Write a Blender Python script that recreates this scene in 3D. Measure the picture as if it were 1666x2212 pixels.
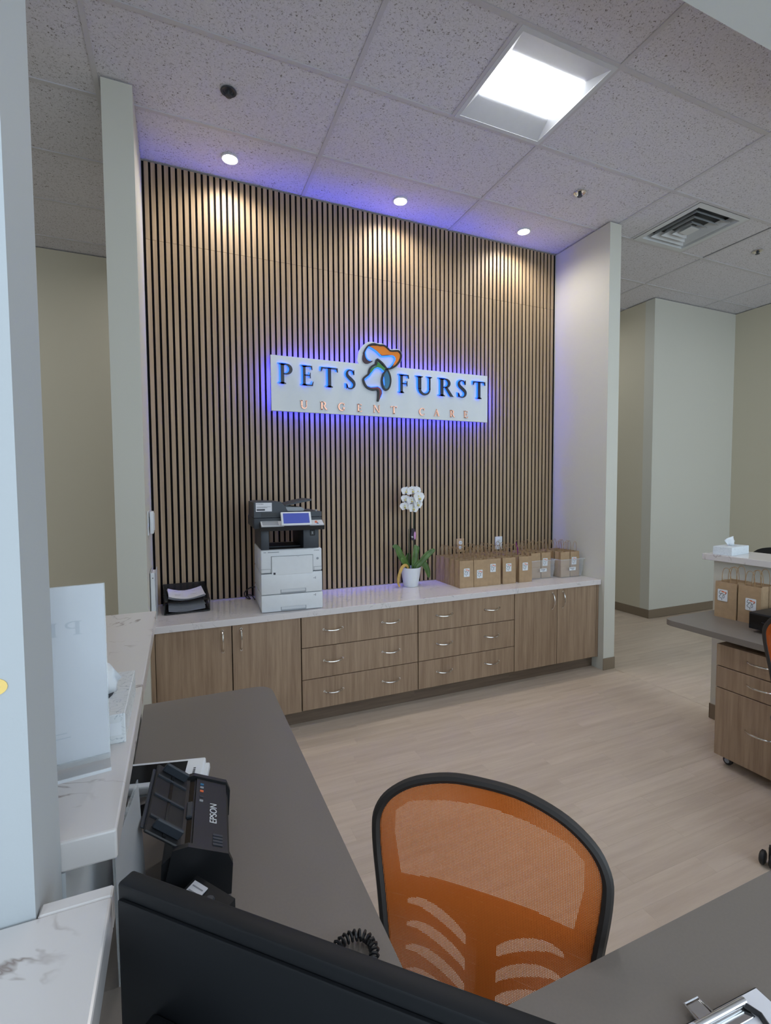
import bpy, bmesh, math, random
from mathutils import Vector, Matrix
random.seed(7)
for o in list(bpy.data.objects): bpy.data.objects.remove(o)
SC = bpy.context.scene
COL = SC.collection
R = math.radians
PI = math.pi

# ------------------------------------------------------------------ camera
F_PX = 1049.84
cam_d = bpy.data.cameras.new('camera')
cam_d.sensor_fit = 'HORIZONTAL'; cam_d.sensor_width = 36.0
cam_d.lens = F_PX / 1666 * 36.0
cam_d.clip_start = 0.02
cam = bpy.data.objects.new('camera', cam_d); COL.objects.link(cam)
yaw, pit, rol = -0.4022, -0.0505, -0.0063
fwd = Vector((-math.sin(yaw) * math.cos(pit), math.cos(yaw) * math.cos(pit), math.sin(pit)))
rgt = Vector((math.cos(yaw), math.sin(yaw), 0)); upv = rgt.cross(fwd)
r2 = math.cos(rol) * rgt + math.sin(rol) * upv
u2 = -math.sin(rol) * rgt + math.cos(rol) * upv
cam.matrix_world = Matrix(((r2.x, u2.x, -fwd.x, 0.1683), (r2.y, u2.y, -fwd.y, -3.5565), (r2.z, u2.z, -fwd.z, 1.5322), (0, 0, 0, 1)))
SC.camera = cam

# ------------------------------------------------------------------ world, exposure
W = bpy.data.worlds.new('world'); SC.world = W; W.use_nodes = True
W.node_tree.nodes['Background'].inputs[0].default_value = (0.72, 0.87, 1.0, 1)
W.node_tree.nodes['Background'].inputs[1].default_value = 2.1
SC.view_settings.view_transform = 'Standard'; SC.view_settings.look = 'None'
SC.view_settings.exposure = 0.2; SC.view_settings.gamma = 1.0
SC.view_settings.use_curve_mapping = False
TROFFER_E = 15.0
DOWNLIGHT_W = 3.4

# ------------------------------------------------------------------ dimensions
H = 3.6348          # ceiling
WW = 3.3826         # width of the slatted alcove
HC = 0.756          # back counter top
ZT = 0.716
LZ = 1.09           # transaction ledge top
DZ = 0.74           # desk top
XG = [1.0491 + 1.2192 * k for k in range(-2, 6)]
YG = [-0.456 + 0.6096 * k for k in range(-3, 5)]

# ------------------------------------------------------------------ materials
def nt(name):
    m = bpy.data.materials.new(name); m.use_nodes = True
    return m, m.node_tree, m.node_tree.nodes['Principled BSDF']
def N(t, kind, **kw):
    n = t.nodes.new(kind)
    for k, v in kw.items():
        if k in n.inputs: n.inputs[k].default_value = v
        else: setattr(n, k, v)
    return n
def setp(b, rough=.5, metal=0, spec=.5):
    b.inputs['Roughness'].default_value = rough; b.inputs['Metallic'].default_value = metal
    b.inputs['Specular IOR Level'].default_value = spec
def c4(c): return (c[0], c[1], c[2], 1)
def srgb(r, g, b):
    f = lambda x: (x / 255 / 12.92) if x / 255 <= .04045 else ((x / 255 + .055) / 1.055) ** 2.4
    return (f(r), f(g), f(b))
def ramp(t, fac, stops):
    n = t.nodes.new('ShaderNodeValToRGB'); e = n.color_ramp.elements
    while len(e) > 1: e.remove(e[0])
    e[0].position = stops[0][0]; e[0].color = c4(stops[0][1])
    for p, c in stops[1:]:
        x = e.new(p); x.color = c4(c)
    t.links.new(fac, n.inputs[0]); return n
def objco(t, scale, rnd=False):
    tc = t.nodes.new('ShaderNodeTexCoord'); mp = t.nodes.new('ShaderNodeMapping')
    mp.inputs['Scale'].default_value = scale
    t.links.new(tc.outputs['Object'], mp.inputs[0])
    if rnd:
        oi = t.nodes.new('ShaderNodeObjectInfo'); ml = N(t, 'ShaderNodeVectorMath', operation='SCALE')
        cb = t.nodes.new('ShaderNodeCombineXYZ')
        for i in range(3): t.links.new(oi.outputs['Random'], cb.inputs[i])
        t.links.new(cb.outputs[0], ml.inputs[0]); ml.inputs['Scale'].default_value = 37.0
        ad = N(t, 'ShaderNodeVectorMath', operation='ADD')
        t.links.new(mp.outputs[0], ad.inputs[0]); t.links.new(ml.outputs[0], ad.inputs[1])
        return ad.outputs[0]
    return mp.outputs[0]
def bump(t, b, h, strength=.2, dist=.002):
    n = N(t, 'ShaderNodeBump'); n.inputs['Strength'].default_value = strength; n.inputs['Distance'].default_value = dist
    t.links.new(h, n.inputs['Height']); t.links.new(n.outputs[0], b.inputs['Normal'])
def plain(name, col, rough=.5, metal=0, spec=.5, vary=.012, scale=30):
    m, t, b = nt(name); setp(b, rough, metal, spec)
    no = N(t, 'ShaderNodeTexNoise', Scale=scale, Detail=3.0)
    t.links.new(objco(t, (1, 1, 1)), no.inputs['Vector'])
    lo = tuple(max(0, x * (1 - vary)) for x in col); hi = tuple(x * (1 + vary) for x in col)
    r = ramp(t, no.outputs['Fac'], [(.35, lo), (.65, hi)])
    t.links.new(r.outputs[0], b.inputs['Base Color'])
    return m
def wood(name, base, dark, scale, rough=.5, rnd=True, contrast=(.3, .7), tint=.0):
    m, t, b = nt(name); setp(b, rough)
    co = objco(t, scale, rnd)
    no = N(t, 'ShaderNodeTexNoise', Scale=1.0, Detail=6.0, Roughness=.65); t.links.new(co, no.inputs['Vector'])
    r = ramp(t, no.outputs['Fac'], [(contrast[0], dark), (contrast[1], base)])
    out = r.outputs[0]
    if tint:
        oi = t.nodes.new('ShaderNodeObjectInfo')
        hs = N(t, 'ShaderNodeHueSaturation'); mr = N(t, 'ShaderNodeMapRange')
        mr.inputs['To Min'].default_value = 1 - tint; mr.inputs['To Max'].default_value = 1 + tint
        t.links.new(oi.outputs['Random'], mr.inputs[0]); t.links.new(mr.outputs[0], hs.inputs['Value'])
        t.links.new(out, hs.inputs['Color']); out = hs.outputs[0]
    t.links.new(out, b.inputs['Base Color'])
    bump(t, b, no.outputs['Fac'], .08, .001)
    return m
def quartz(name, base, vein, scale=3.0, rough=.18):
    m, t, b = nt(name); setp(b, rough)
    co = objco(t, (1, 1, 1))
    w = N(t, 'ShaderNodeTexNoise', Scale=scale, Detail=5.0, Roughness=.55, Distortion=1.2)
    t.links.new(co, w.inputs['Vector'])
    mk = N(t, 'ShaderNodeTexNoise', Scale=scale * 1.7, Detail=2.0); t.links.new(co, mk.inputs['Vector'])
    v = ramp(t, w.outputs['Fac'], [(.488, (0, 0, 0)), (.5, (1, 1, 1)), (.512, (0, 0, 0))])
    k = ramp(t, mk.outputs['Fac'], [(.45, (0, 0, 0)), (.62, (1, 1, 1))])
    mu = N(t, 'ShaderNodeMath', operation='MULTIPLY')
    t.links.new(v.outputs[0], mu.inputs[0]); t.links.new(k.outputs[0], mu.inputs[1])
    mx = N(t, 'ShaderNodeMix', data_type='RGBA')
    mx.inputs['A'].default_value = c4(base); mx.inputs['B'].default_value = c4(vein)
    t.links.new(mu.outputs[0], mx.inputs['Factor']); t.links.new(mx.outputs['Result'], b.inputs['Base Color'])
    return m
def emit(name, col, s):
    m, t, b = nt(name); b.inputs['Base Color'].default_value = c4(col)
    b.inputs['Emission Color'].default_value = c4(col); b.inputs['Emission Strength'].default_value = s
    return m
def clear(name, col, alpha, rough=.1):
    m, t, b = nt(name); setp(b, rough); b.inputs['Base Color'].default_value = c4(col)
    b.inputs['Alpha'].default_value = alpha
    return m
M = {}
def wallmat(name, col):
    m, t, b = nt(name); setp(b, .75, 0, .3); b.inputs['Base Color'].default_value = c4(col)
    no = N(t, 'ShaderNodeTexNoise', Scale=260.0, Detail=2.0); t.links.new(objco(t, (1, 1, 1)), no.inputs['Vector'])
    bump(t, b, no.outputs['Fac'], .12, .001); return m
M['wall'] = wallmat('painted_wall', srgb(203, 202, 192))
M['wall_beige'] = wallmat('beige_wall', srgb(200, 193, 173))
M['wall_white'] = wallmat('white_wall', srgb(180, 185, 188))
M['soffit'] = wallmat('white_soffit', srgb(205, 209, 209))
M['baseboard'] = plain('rubber_baseboard', srgb(128, 113, 94), .6)
def tilemat():
    m, t, b = nt('ceiling_tile'); setp(b, .9, 0, .1)
    co = objco(t, (1, 1, 1), True)
    a = N(t, 'ShaderNodeTexNoise', Scale=105.0, Detail=3.0, Roughness=.7, Distortion=.9); t.links.new(co, a.inputs['Vector'])
    r = ramp(t, a.outputs['Fac'], [(.36, srgb(122, 116, 114)), (.40, srgb(206, 204, 210)), (.6, srgb(217, 215, 221))])
    t.links.new(r.outputs[0], b.inputs['Base Color']); bump(t, b, a.outputs['Fac'], .25, .003); return m
M['tile'] = tilemat()
M['tbar'] = plain('ceiling_grid_metal', srgb(196, 194, 198), .5)
M['slat'] = wood('oak_slat', srgb(182, 158, 126), srgb(146, 124, 96), (60, 60, 1.6), .5, True, (.3, .7), .06)
M['felt'] = plain('black_felt', (.006, .006, .007), .95, 0, .1)
M['cab'] = wood('cabinet_laminate', srgb(170, 146, 121), srgb(130, 106, 85), (45, 45, 2.2), .42, True, (.28, .72), .02)
M['cab_edge'] = wood('cabinet_plinth', srgb(118, 100, 84), srgb(92, 77, 64), (2.2, 45, 45), .45)
M['dark_gap'] = plain('cabinet_carcass', (.012, .010, .009), .8)
M['floorp'] = wood('vinyl_plank', srgb(212, 196, 179), srgb(194, 176, 158), (1.8, 26, 26), .4, True, (.3, .7), .05)
M['floorb'] = plain('floor_subfloor', srgb(203, 186, 168), .5)
M['quartz_c'] = quartz('counter_quartz', srgb(218, 213, 213), srgb(176, 172, 172), 7.0, .07)
M['quartz_l'] = quartz('ledge_quartz', srgb(214, 210, 208), srgb(150, 138, 132), 4.2, .2)
M['desk'] = plain('grey_laminate', srgb(122, 115, 108), .42, 0, .4, .02, 200)
M['chrome'] = plain('brushed_nickel', (.72, .69, .65), .18, 1.0)
M['black'] = plain('black_plastic', (.012, .013, .015), .42)
M['black2'] = plain('charcoal_plastic', srgb(52, 58, 66), .45)
M['monitor'] = plain('monitor_plastic', (.008, .009, .011), .5, 0, .3)
M['blackg'] = plain('black_gloss', (.006, .006, .007), .12)
M['white'] = plain('white_plastic', srgb(222, 226, 230), .4)
M['white2'] = plain('shaded_offwhite_plastic', srgb(205, 209, 214), .4)  # white plastic with shade put into its colour; also used for off-white parts
M['grey'] = plain('grey_plastic', srgb(150, 156, 162), .45)
M['line'] = plain('seam_grey', srgb(95, 102, 110), .6)
M['paper'] = plain('paper', srgb(225, 226, 232), .8)
M['ink'] = plain('ink_dark', srgb(55, 58, 66), .7)
M['inkfaint'] = plain('ink_showthrough', srgb(196, 200, 210), .8)
M['inkgrey'] = plain('ink_grey', srgb(150, 152, 158), .8)
M['kraft'] = plain('kraft_paper', srgb(174, 147, 116), .8, 0, .2, .06, 25)
M['kraftd'] = plain('kraft_handle', srgb(160, 130, 94), .85, 0, .2)
M['orange'] = plain('orange_acrylic', srgb(226, 128, 22), .35)
M['green'] = plain('green_acrylic', srgb(66, 136, 62), .35)
M['teal'] = plain('teal_acrylic', srgb(44, 112, 150), .3)
M['maroon'] = plain('maroon_acrylic', srgb(122, 48, 62), .35)
M['plum'] = plain('plum_acrylic', srgb(62, 36, 48), .35)
M['navy'] = plain('navy_acrylic', srgb(22, 26, 44), .25)
M['copper'] = plain('copper_letter', (.70, .36, .25), .22, 1.0)
M['signp'] = plain('sign_plate', srgb(216, 222, 226), .5, 0, .4, .005)
M['led'] = emit('blue_led', (.02, .03, 1.0), 180.0)
M['glow'] = emit('blue_glow_acrylic', (.02, .14, 1.0), 1.6)
M['leaf'] = plain('orchid_leaf', srgb(74, 104, 46), .4, 0, .5, .25, 18)
M['leafy'] = plain('yellow_leaf', srgb(190, 154, 82), .5, 0, .4, .2, 18)
M['stem'] = plain('flower_stem', srgb(48, 56, 34), .5)
M['petal'] = plain('white_petal', srgb(232, 234, 238), .5, 0, .3, .02)
M['lip'] = plain('orchid_lip', srgb(205, 196, 120), .5)
M['soil'] = plain('bark_soil', srgb(60, 48, 38), .9, 0, .2, .5, 120)
M['chromeclip'] = plain('clip_chrome', (.75, .75, .75), .12, 1.0)
M['framegrey'] = plain('chair_frame', srgb(46, 42, 40), .5)
M['caster'] = plain('caster_rubber', (.012, .012, .013), .5)
M['clearbin'] = clear('clear_bin_plastic', srgb(225, 232, 240), .22, .12)
M['acrylic'] = clear('clear_acrylic', srgb(230, 238, 242), .22, .05)
M['smoke'] = clear('smoked_plastic', (.012, .012, .014), .68, .15)
M['filmpaper'] = clear('translucent_sheet', srgb(205, 208, 212), .42, .4)
M['lamp'] = emit('downlight_lens', (1.0, .93, .84), 22.0)
M['panel'] = emit('troffer_lens', (.95, .97, 1.0), TROFFER_E)
M['trofw'] = plain('troffer_white', srgb(206, 209, 212), .55)
M['screen'] = emit('printer_screen', srgb(58, 72, 150), .35)
M['redlab'] = plain('orange_mark', srgb(226, 110, 60), .6)
M['purple'] = plain('purple_ribbon', srgb(120, 26, 110), .5)
M['tagd'] = plain('tag_dark', srgb(38, 20, 40), .5)
M['tagp'] = plain('tag_pink', srgb(214, 150, 206), .5)
M['yellow'] = plain('yellow_vinyl', srgb(238, 205, 120), .5)
M['almond'] = plain('almond_plate', srgb(186, 158, 124), .5)
def tissuebox(name, base, ink, sc):
    m, t, b = nt(name); setp(b, .5)
    co = objco(t, (1, 1, 1))
    w = N(t, 'ShaderNodeTexNoise', Scale=sc, Detail=1.0, Distortion=2.5); t.links.new(co, w.inputs['Vector'])
    r = ramp(t, w.outputs['Fac'], [(.47, base), (.495, ink), (.52, base)])
    t.links.new(r.outputs[0], b.inputs['Base Color']); return m
M['tissue1'] = tissuebox('swirl_print_card', srgb(214, 218, 220), srgb(160, 170, 176), 30)
M['tissue2'] = tissuebox('pale_print_card', srgb(218, 226, 232), srgb(190, 200, 210), 26)
def meshmat(name, col, hole, pitch=.0029):
    m, t, b = nt(name); setp(b, .6, 0, .3); b.inputs['Base Color'].default_value = c4(col)
    tc = t.nodes.new('ShaderNodeTexCoord'); sx = t.nodes.new('ShaderNodeSeparateXYZ'); t.links.new(tc.outputs['Object'], sx.inputs[0])
    k = 2 * PI / pitch
    def sn(sock, kk):
        a = N(t, 'ShaderNodeMath', operation='MULTIPLY'); a.inputs[1].default_value = kk; t.links.new(sock, a.inputs[0])
        s = N(t, 'ShaderNodeMath', operation='SINE'); t.links.new(a.outputs[0], s.inputs[0]); return s.outputs[0]
    p = N(t, 'ShaderNodeMath', operation='MULTIPLY')
    t.links.new(sn(sx.outputs[0], k / 2), p.inputs[0]); t.links.new(sn(sx.outputs[2], k / 2), p.inputs[1])
    ab = N(t, 'ShaderNodeMath', operation='ABSOLUTE'); t.links.new(p.outputs[0], ab.inputs[0])
    lt = N(t, 'ShaderNodeMath', operation='LESS_THAN'); lt.inputs[1].default_value = hole; t.links.new(ab.outputs[0], lt.inputs[0])
    t.links.new(lt.outputs[0], b.inputs['Alpha']); return m
M['mesh'] = meshmat('orange_mesh_fabric', srgb(224, 122, 48), .50)
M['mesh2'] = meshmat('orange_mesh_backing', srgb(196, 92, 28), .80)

# ------------------------------------------------------------------ geometry helpers
class G:
    def __init__(s): s.v = []; s.f = []
    def add(s, vs, fs):
        o = len(s.v); s.v += [tuple(x) for x in vs]; s.f += [tuple(i + o for i in f) for f in fs]; return s
    def box(s, x0, x1, y0, y1, z0, z1):
        return s.add([(x0, y0, z0), (x1, y0, z0), (x1, y1, z0), (x0, y1, z0), (x0, y0, z1), (x1, y0, z1), (x1, y1, z1), (x0, y1, z1)],
                     [(0, 3, 2, 1), (4, 5, 6, 7), (0, 1, 5, 4), (1, 2, 6, 5), (2, 3, 7, 6), (3, 0, 4, 7)])
    def rbox(s, x0, x1, y0, y1, z0, z1, r=.003, seg=2):
        bm = bmesh.new(); bmesh.ops.create_cube(bm, size=1)
        for v in bm.verts: v.co = Vector(((x0 + x1) / 2 + v.co.x * (x1 - x0), (y0 + y1) / 2 + v.co.y * (y1 - y0), (z0 + z1) / 2 + v.co.z * (z1 - z0)))
        bmesh.ops.bevel(bm, geom=bm.edges[:], offset=r, segments=seg, affect='EDGES', profile=.5)
        bm.verts.index_update()
        s.add([v.co for v in bm.verts], [[v.index for v in f.verts] for f in bm.faces]); bm.free(); return s
    def prism(s, poly, axis, a, b):
        n = len(poly)
        def pt(p, w):
            return {'x': (w, p[0], p[1]), 'y': (p[0], w, p[1]), 'z': (p[0], p[1], w)}[axis]
        vs = [pt(p, a) for p in poly] + [pt(p, b) for p in poly]
        fs = [tuple(range(n)), tuple(range(2 * n - 1, n - 1, -1))]
        fs += [(i, i + n, (i + 1) % n + n, (i + 1) % n) for i in range(n)]
        return s.add(vs, fs)
    def ribbon(s, pts, ws, y0, y1, closed=False):
        n = len(pts); L = []; Rr = []
        for i in range(n):
            if closed: a, b = pts[i - 1], pts[(i + 1) % n]
            else: a, b = pts[max(0, i - 1)], pts[min(n - 1, i + 1)]
            dx, dy = b[0] - a[0], b[1] - a[1]; l = math.hypot(dx, dy) or 1
            w = (ws[i] if isinstance(ws, (list, tuple)) else ws) / 2
            L.append((pts[i][0] - dy / l * w, pts[i][1] + dx / l * w)); Rr.append((pts[i][0] + dy / l * w, pts[i][1] - dx / l * w))
        vs = []
        for y in (y0, y1):
            vs += [(p[0], y, p[1]) for p in L] + [(p[0], y, p[1]) for p in Rr]
        fs = []; m = n if closed else n - 1
        for i in range(m):
            j = (i + 1) % n
            fs += [(i, j, n + j, n + i), (2 * n + i, 3 * n + i, 3 * n + j, 2 * n + j), (i, 2 * n + i, 2 * n + j, j), (n + i, n + j, 3 * n + j, 3 * n + i)]
        if not closed: fs += [(0, n, 3 * n, 2 * n), (n - 1, 3 * n - 1, 4 * n - 1, 2 * n - 1)]
        return s.add(vs, fs)
    def tube(s, pts, r, n=6, closed=False):
        pts = [Vector(p) for p in pts]; m = len(pts); up = None; vs = []
        for i in range(m):
            if closed: d = pts[(i + 1) % m] - pts[i - 1]
            else: d = pts[min(m - 1, i + 1)] - pts[max(0, i - 1)]
            d.normalize()
            if up is None:
                up = Vector((0, 0, 1)) if abs(d.z) < .9 else Vector((1, 0, 0))
            a = (up - d * up.dot(d))
            if a.length < 1e-6: a = d.orthogonal()
            a.normalize(); b = d.cross(a); up = a
            rr = r[i] if isinstance(r, (list, tuple)) else r
            for k in range(n):
                t = 2 * PI * k / n; vs.append(pts[i] + a * math.cos(t) * rr + b * math.sin(t) * rr)
        fs = []
        for i in range(m if closed else m - 1):
            j = (i + 1) % m
            for k in range(n):
                fs.append((i * n + k, i * n + (k + 1) % n, j * n + (k + 1) % n, j * n + k))
        if not closed: fs += [tuple(range(n))[::-1], tuple((m - 1) * n + k for k in range(n))]
        return s.add(vs, fs)
    def lathe(s, prof, n=24, c=(0, 0, 0)):
        vs = []; m = len(prof)
        for r, z in prof:
            for k in range(n):
                t = 2 * PI * k / n; vs.append((c[0] + r * math.cos(t), c[1] + r * math.sin(t), c[2] + z))
        fs = []
        for i in range(m - 1):
            for k in range(n):
                fs.append((i * n + k, i * n + (k + 1) % n, (i + 1) * n + (k + 1) % n, (i + 1) * n + k))
        fs += [tuple(range(n))[::-1], tuple((m - 1) * n + k for k in range(n))]
        return s.add(vs, fs)
    def grid(s, rows, thick=None):
        n = len(rows[0]); vs = [p for r in rows for p in r]; fs = []
        for i in range(len(rows) - 1):
            for j in range(n - 1): fs.append((i * n + j, i * n + j + 1, (i + 1) * n + j + 1, (i + 1) * n + j))
        return s.add(vs, fs)
    def xf(s, m):
        s.v = [tuple(m @ Vector(p)) for p in s.v]; return s
    def mesh(s, name, mat, smooth=False, recalc=True):
        me = bpy.data.meshes.new(name); me.from_pydata(s.v, [], s.f)
        if recalc:
            bm = bmesh.new(); bm.from_mesh(me); bmesh.ops.recalc_face_normals(bm, faces=bm.faces[:]); bm.to_mesh(me); bm.free()
        if mat: me.materials.append(M[mat])
        if smooth:
            me.polygons.foreach_set('use_smooth', [True] * len(me.polygons))
            if smooth != 'all': me.set_sharp_from_angle(angle=R(40))
        me.update(); return me
    def build(s, name, mat, parent=None, smooth=False, loc=None, rotz=0, recalc=True):
        return put(name, s.mesh(name, mat, smooth, recalc), parent, loc, rotz)
def put(name, me, parent=None, loc=None, rotz=0):
    o = bpy.data.objects.new(name, me); COL.objects.link(o)
    if parent: o.parent = parent
    if loc: o.location = loc
    if rotz: o.rotation_euler.z = rotz
    return o
def thing(name, label, cat, loc=(0, 0, 0), rotz=0, group=None):
    o = bpy.data.objects.new(name, None); COL.objects.link(o); o.location = loc; o.rotation_euler.z = rotz
    o.empty_display_size = .05
    return tag(o, label, cat, group)
def tag(o, label, cat, group=None):
    o['label'] = label; o['category'] = cat
    if group: o['group'] = group
    return o
def struct(o, label=None, cat=None):
    o['kind'] = 'structure'
    if label: o['label'] = label
    if cat: o['category'] = cat
    return o
def dup(root, loc, rotz=0, label=None, group=None):
    r = root.copy(); COL.objects.link(r); r.location = loc; r.rotation_euler.z = rotz
    if label: r['label'] = label
    if group: r['group'] = group
    for ch in list(root.children):
        c = ch.copy(); COL.objects.link(c); c.parent = r
        for g in ch.children:
            d = g.copy(); COL.objects.link(d); d.parent = c
    return r
def arc(cx, cy, rx, ry, a0, a1, n=12):
    return [(cx + rx * math.cos(R(a0 + (a1 - a0) * i / n)), cy + ry * math.sin(R(a0 + (a1 - a0) * i / n))) for i in range(n + 1)]
def smoothp(pts, n=4, closed=False):
    """Catmull-Rom through points of any dimension"""
    out = []; m = len(pts)
    for i in range(m if closed else m - 1):
        if closed: p0, p1, p2, p3 = pts[i - 1], pts[i], pts[(i + 1) % m], pts[(i + 2) % m]
        else: p0, p1, p2, p3 = pts[max(0, i - 1)], pts[i], pts[i + 1], pts[min(m - 1, i + 2)]
        for k in range(n):
            t = k / n
            out.append(tuple(.5 * (2 * b + (c - a) * t + (2 * a - 5 * b + 4 * c - d) * t * t + (3 * b - a - 3 * c + d) * t ** 3) for a, b, c, d in zip(p0, p1, p2, p3)))
    if not closed: out.append(tuple(pts[-1]))
    return out
def text_mesh(txt, size, mat, name='lettering', extrude=.0004):
    cu = bpy.data.curves.new('txt', 'FONT'); cu.body = txt; cu.size = size; cu.extrude = extrude; cu.align_x = 'CENTER'; cu.align_y = 'CENTER'
    ob = bpy.data.objects.new('txt', cu); COL.objects.link(ob)
    dg = bpy.context.evaluated_depsgraph_get(); dg.update()
    me = bpy.data.meshes.new_from_object(ob.evaluated_get(dg)); me.name = name
    bpy.data.objects.remove(ob); me.materials.clear(); me.materials.append(M[mat]); return me
def put_text(txt, size, mat, parent, matrix, name='lettering', extrude=.0004):
    me = text_mesh(txt, size, mat, name, extrude); me.transform(matrix); return put(name, me, parent)
FRONT = Matrix(((1, 0, 0, 0), (0, 0, -1, 0), (0, 1, 0, 0), (0, 0, 0, 1)))   # text in xz-plane seen from -y

# ================================================================== THE ROOM
# ---- floor: sub-floor plus separate planks where the photo shows them
fl = struct(G().box(-5, 8.2, -6.5, 3.2, -.08, -.0035).build('floor', 'floorb'), 'pale wood-look vinyl plank floor', 'floor')
PLW, PLL = .0915, .762
pm = G().rbox(-PLL / 2 + .0001, PLL / 2 - .0001, -PLW / 2 + .0001, PLW / 2 - .0001, -.0034, 0, .0002, 1).mesh('plank', 'floorp')
cut_cache = {}
def plank(x0, x1, yc):
    w = round(x1 - x0, 3)
    if w < .04: return
    if abs(w - PLL) < .005: me = pm
    else:
        if w not in cut_cache: cut_cache[w] = G().rbox(-w / 2 + .0001, w / 2 - .0001, -PLW / 2 + .0001, PLW / 2 - .0001, -.0034, 0, .0002, 1).mesh('plank', 'floorp')
        me = cut_cache[w]
    put('plank', me, fl, ((x0 + x1) / 2, yc, 0))
SEAM = 3.505
row = 0
y = -3.05
while y < .95:
    off = (row * .347) % PLL
    if y < -.46:
        x = .3 - off
        while x < SEAM:
            a, b = max(x, .3), min(x + PLL, SEAM - .006)
            if b > a: plank(a, b, y)
            x += PLL
    x = SEAM + .012 - (row * .53) % PLL
    while x < 5.7:
        a, b = max(x, SEAM + .012), min(x + PLL, 6.6)
        if y < .30 or a < 5.2: plank(a, min(b, 5.2) if y > .30 else b, y)
        x += PLL
    y += PLW; row += 1
G().rbox(SEAM - .005, SEAM + .011, -1.5, -.58, -.003, .0006, .0003, 1).build('floor_seam', 'floorp', fl)

# ---- walls
struct(G().box(-.145, 3.505, .0115, .13, 0, H - .004).build('wall_back', 'wall'), 'back wall behind the wood slat cladding', 'wall')
wb = bpy.data.objects['wall_back']
G().box(.002, WW - .002, .0075, .0114, HC + .002, H - .006).build('acoustic_felt', 'felt', wb)
SLP = (WW - .006) / 85.5
sm1 = G().rbox(-.0128, .0128, 0, .0074, HC + .002, 3.1395, .0012, 1).mesh('slat', 'slat')
sm2 = G().rbox(-.0128, .0128, 0, .0074, 3.1405, H - .007, .0012, 1).mesh('slat', 'slat')
for i in range(85):
    x = .0285 + i * SLP
    put('slat', sm1, wb, (x, 0, 0)); put('slat', sm2, wb, (x, 0, 0))
struct(G().box(-.145, -.0005, -.617, .0114, 0, H - .004).build('wall_left', 'wall'), 'cream wing wall beside the slat cladding', 'wall')
struct(G().box(3.3835, 3.505, -.605, .0114, 0, H - .004).build('wall_right', 'wall'), 'cream wing wall beside the clear bins', 'wall')
def bbd(name, x0, x1, y0, y1):
    struct(G().rbox(x0, x1, y0, y1, 0, .1, .003, 1).build(name, 'baseboard'), 'brown rubber baseboard', 'baseboard')
bbd('baseboard_right', 3.377, 3.511, -.6115, -.605); bbd('baseboard_right_side', 3.505, 3.511, -.605, .13)
bbd('baseboard_left', -.151, -.0005, -.6235, -.617)
struct(G().box(-4.9, 5.1, 1.6, 1.72, 0, H - .004).build('wall_hall_back', 'wall_beige'), 'beige wall of the corridor beyond the wing wall', 'wall')
struct(G().box(5.13, 5.25, .48, 3.1, 0, H - .004).build('wall_hall_return', 'wall_beige'), 'beige corridor wall running away from the corner', 'wall')
struct(G().box(5.13, 6.66, .36, .48, 0, H - .004).build('wall_hall_right', 'wall'), 'cream wall facing the reception opening', 'wall')
struct(G().box(6.54, 6.66, -6.2, .36, 0, H - .004).build('wall_far_right', 'wall_beige'), 'beige side wall of the waiting area', 'wall')
bbd('baseboard_hall_return', 5.124, 5.13, .36, 1.6); bbd('baseboard_hall', 5.124, 6.54, .354, .36); bbd('baseboard_far_right', 6.534, 6.54, -3.5, .354)
struct(G().box(-4.9, -4.78, -6.2, 1.6, 0, H - .004).build('wall_far_left', 'wall'), 'cream side wall of the lobby', 'wall')
# wall end on the lobby side, standing between the two ledges
struct(G().box(-1.6, .021, -2.97, -2.857, 0, H - .004).build('wall_front', 'wall_white'), 'white wall end rising between the two quartz ledges', 'wall')
# pony walls below the ledges
struct(G().box(-.11, .025, -2.856, -1.64, 0, LZ - .0405).build('wall_pony_left', 'wall_white'), 'low wall carrying the long quartz ledge', 'wall')
struct(G().box(-.11, .03, -4.4, -2.971, 0, LZ - .0405).build('wall_pony_front', 'wall_white'), 'low wall carrying the veined ledge', 'wall')
struct(G().box(3.36, 3.49, -3.6, -1.505, 0, LZ - .0405).build('wall_pony_right', 'wall'), 'low wall behind the far desk', 'wall')
bbd('baseboard_pony', 3.354, 3.49, -1.505, -1.499); bbd('baseboard_pony_side', 3.354, 3.36, -3.6, -1.505)
struct(G().box(.35, 8.0, -3.0, -2.269, 3.3, H - .004).build('ceiling_soffit', 'soffit'), 'smooth white dropped soffit', 'ceiling')

# ---- ceiling: slab, tee grid, lay-in tiles
ce = struct(G().box(-5, 8.2, -6.5, 3.2, H + .12, H + .18).build('ceiling', 'tile'), 'suspended grid ceiling with speckled lay-in tiles', 'ceiling')
tm = G().box(-.5976, .5976, -.2928, .2928, .006, .022).mesh('ceiling_tile', 'tile')
hm = G().box(-.2928, .2928, -.2928, .2928, .006, .022).mesh('ceiling_tile', 'tile')
for i in range(len(XG) - 1):
    for j in range(len(YG) - 1):
        xc = (XG[i] + XG[i + 1]) / 2; yc = (YG[j] + YG[j + 1]) / 2
        if abs(XG[i] - 1.0491) < .01 and abs(YG[j] + 1.6752) < .01:
            put('ceiling_tile', hm, ce, (XG[i] + .3048, yc, H)); continue
        if abs(XG[i] - 3.4875) < .01 and abs(YG[j] + 1.0656) < .01:
            G().box(-.1524 + .012, .1524 - .012, -.2928, .2928, .006, .022).build('ceiling_tile', 'tile', ce, loc=(XG[i] + .1424, yc, H))
            G().box(-.1524 + .012, .1524 - .012, -.2928, .2928, .006, .022).build('ceiling_tile', 'tile', ce, loc=(XG[i + 1] - .1624, yc, H)); continue
        put('ceiling_tile', tm, ce, (xc, yc, H))
for x in XG: G().box(x - .012, x + .012, YG[0], YG[-1], H, H + .006).build('grid_bar', 'tbar', ce)
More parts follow.
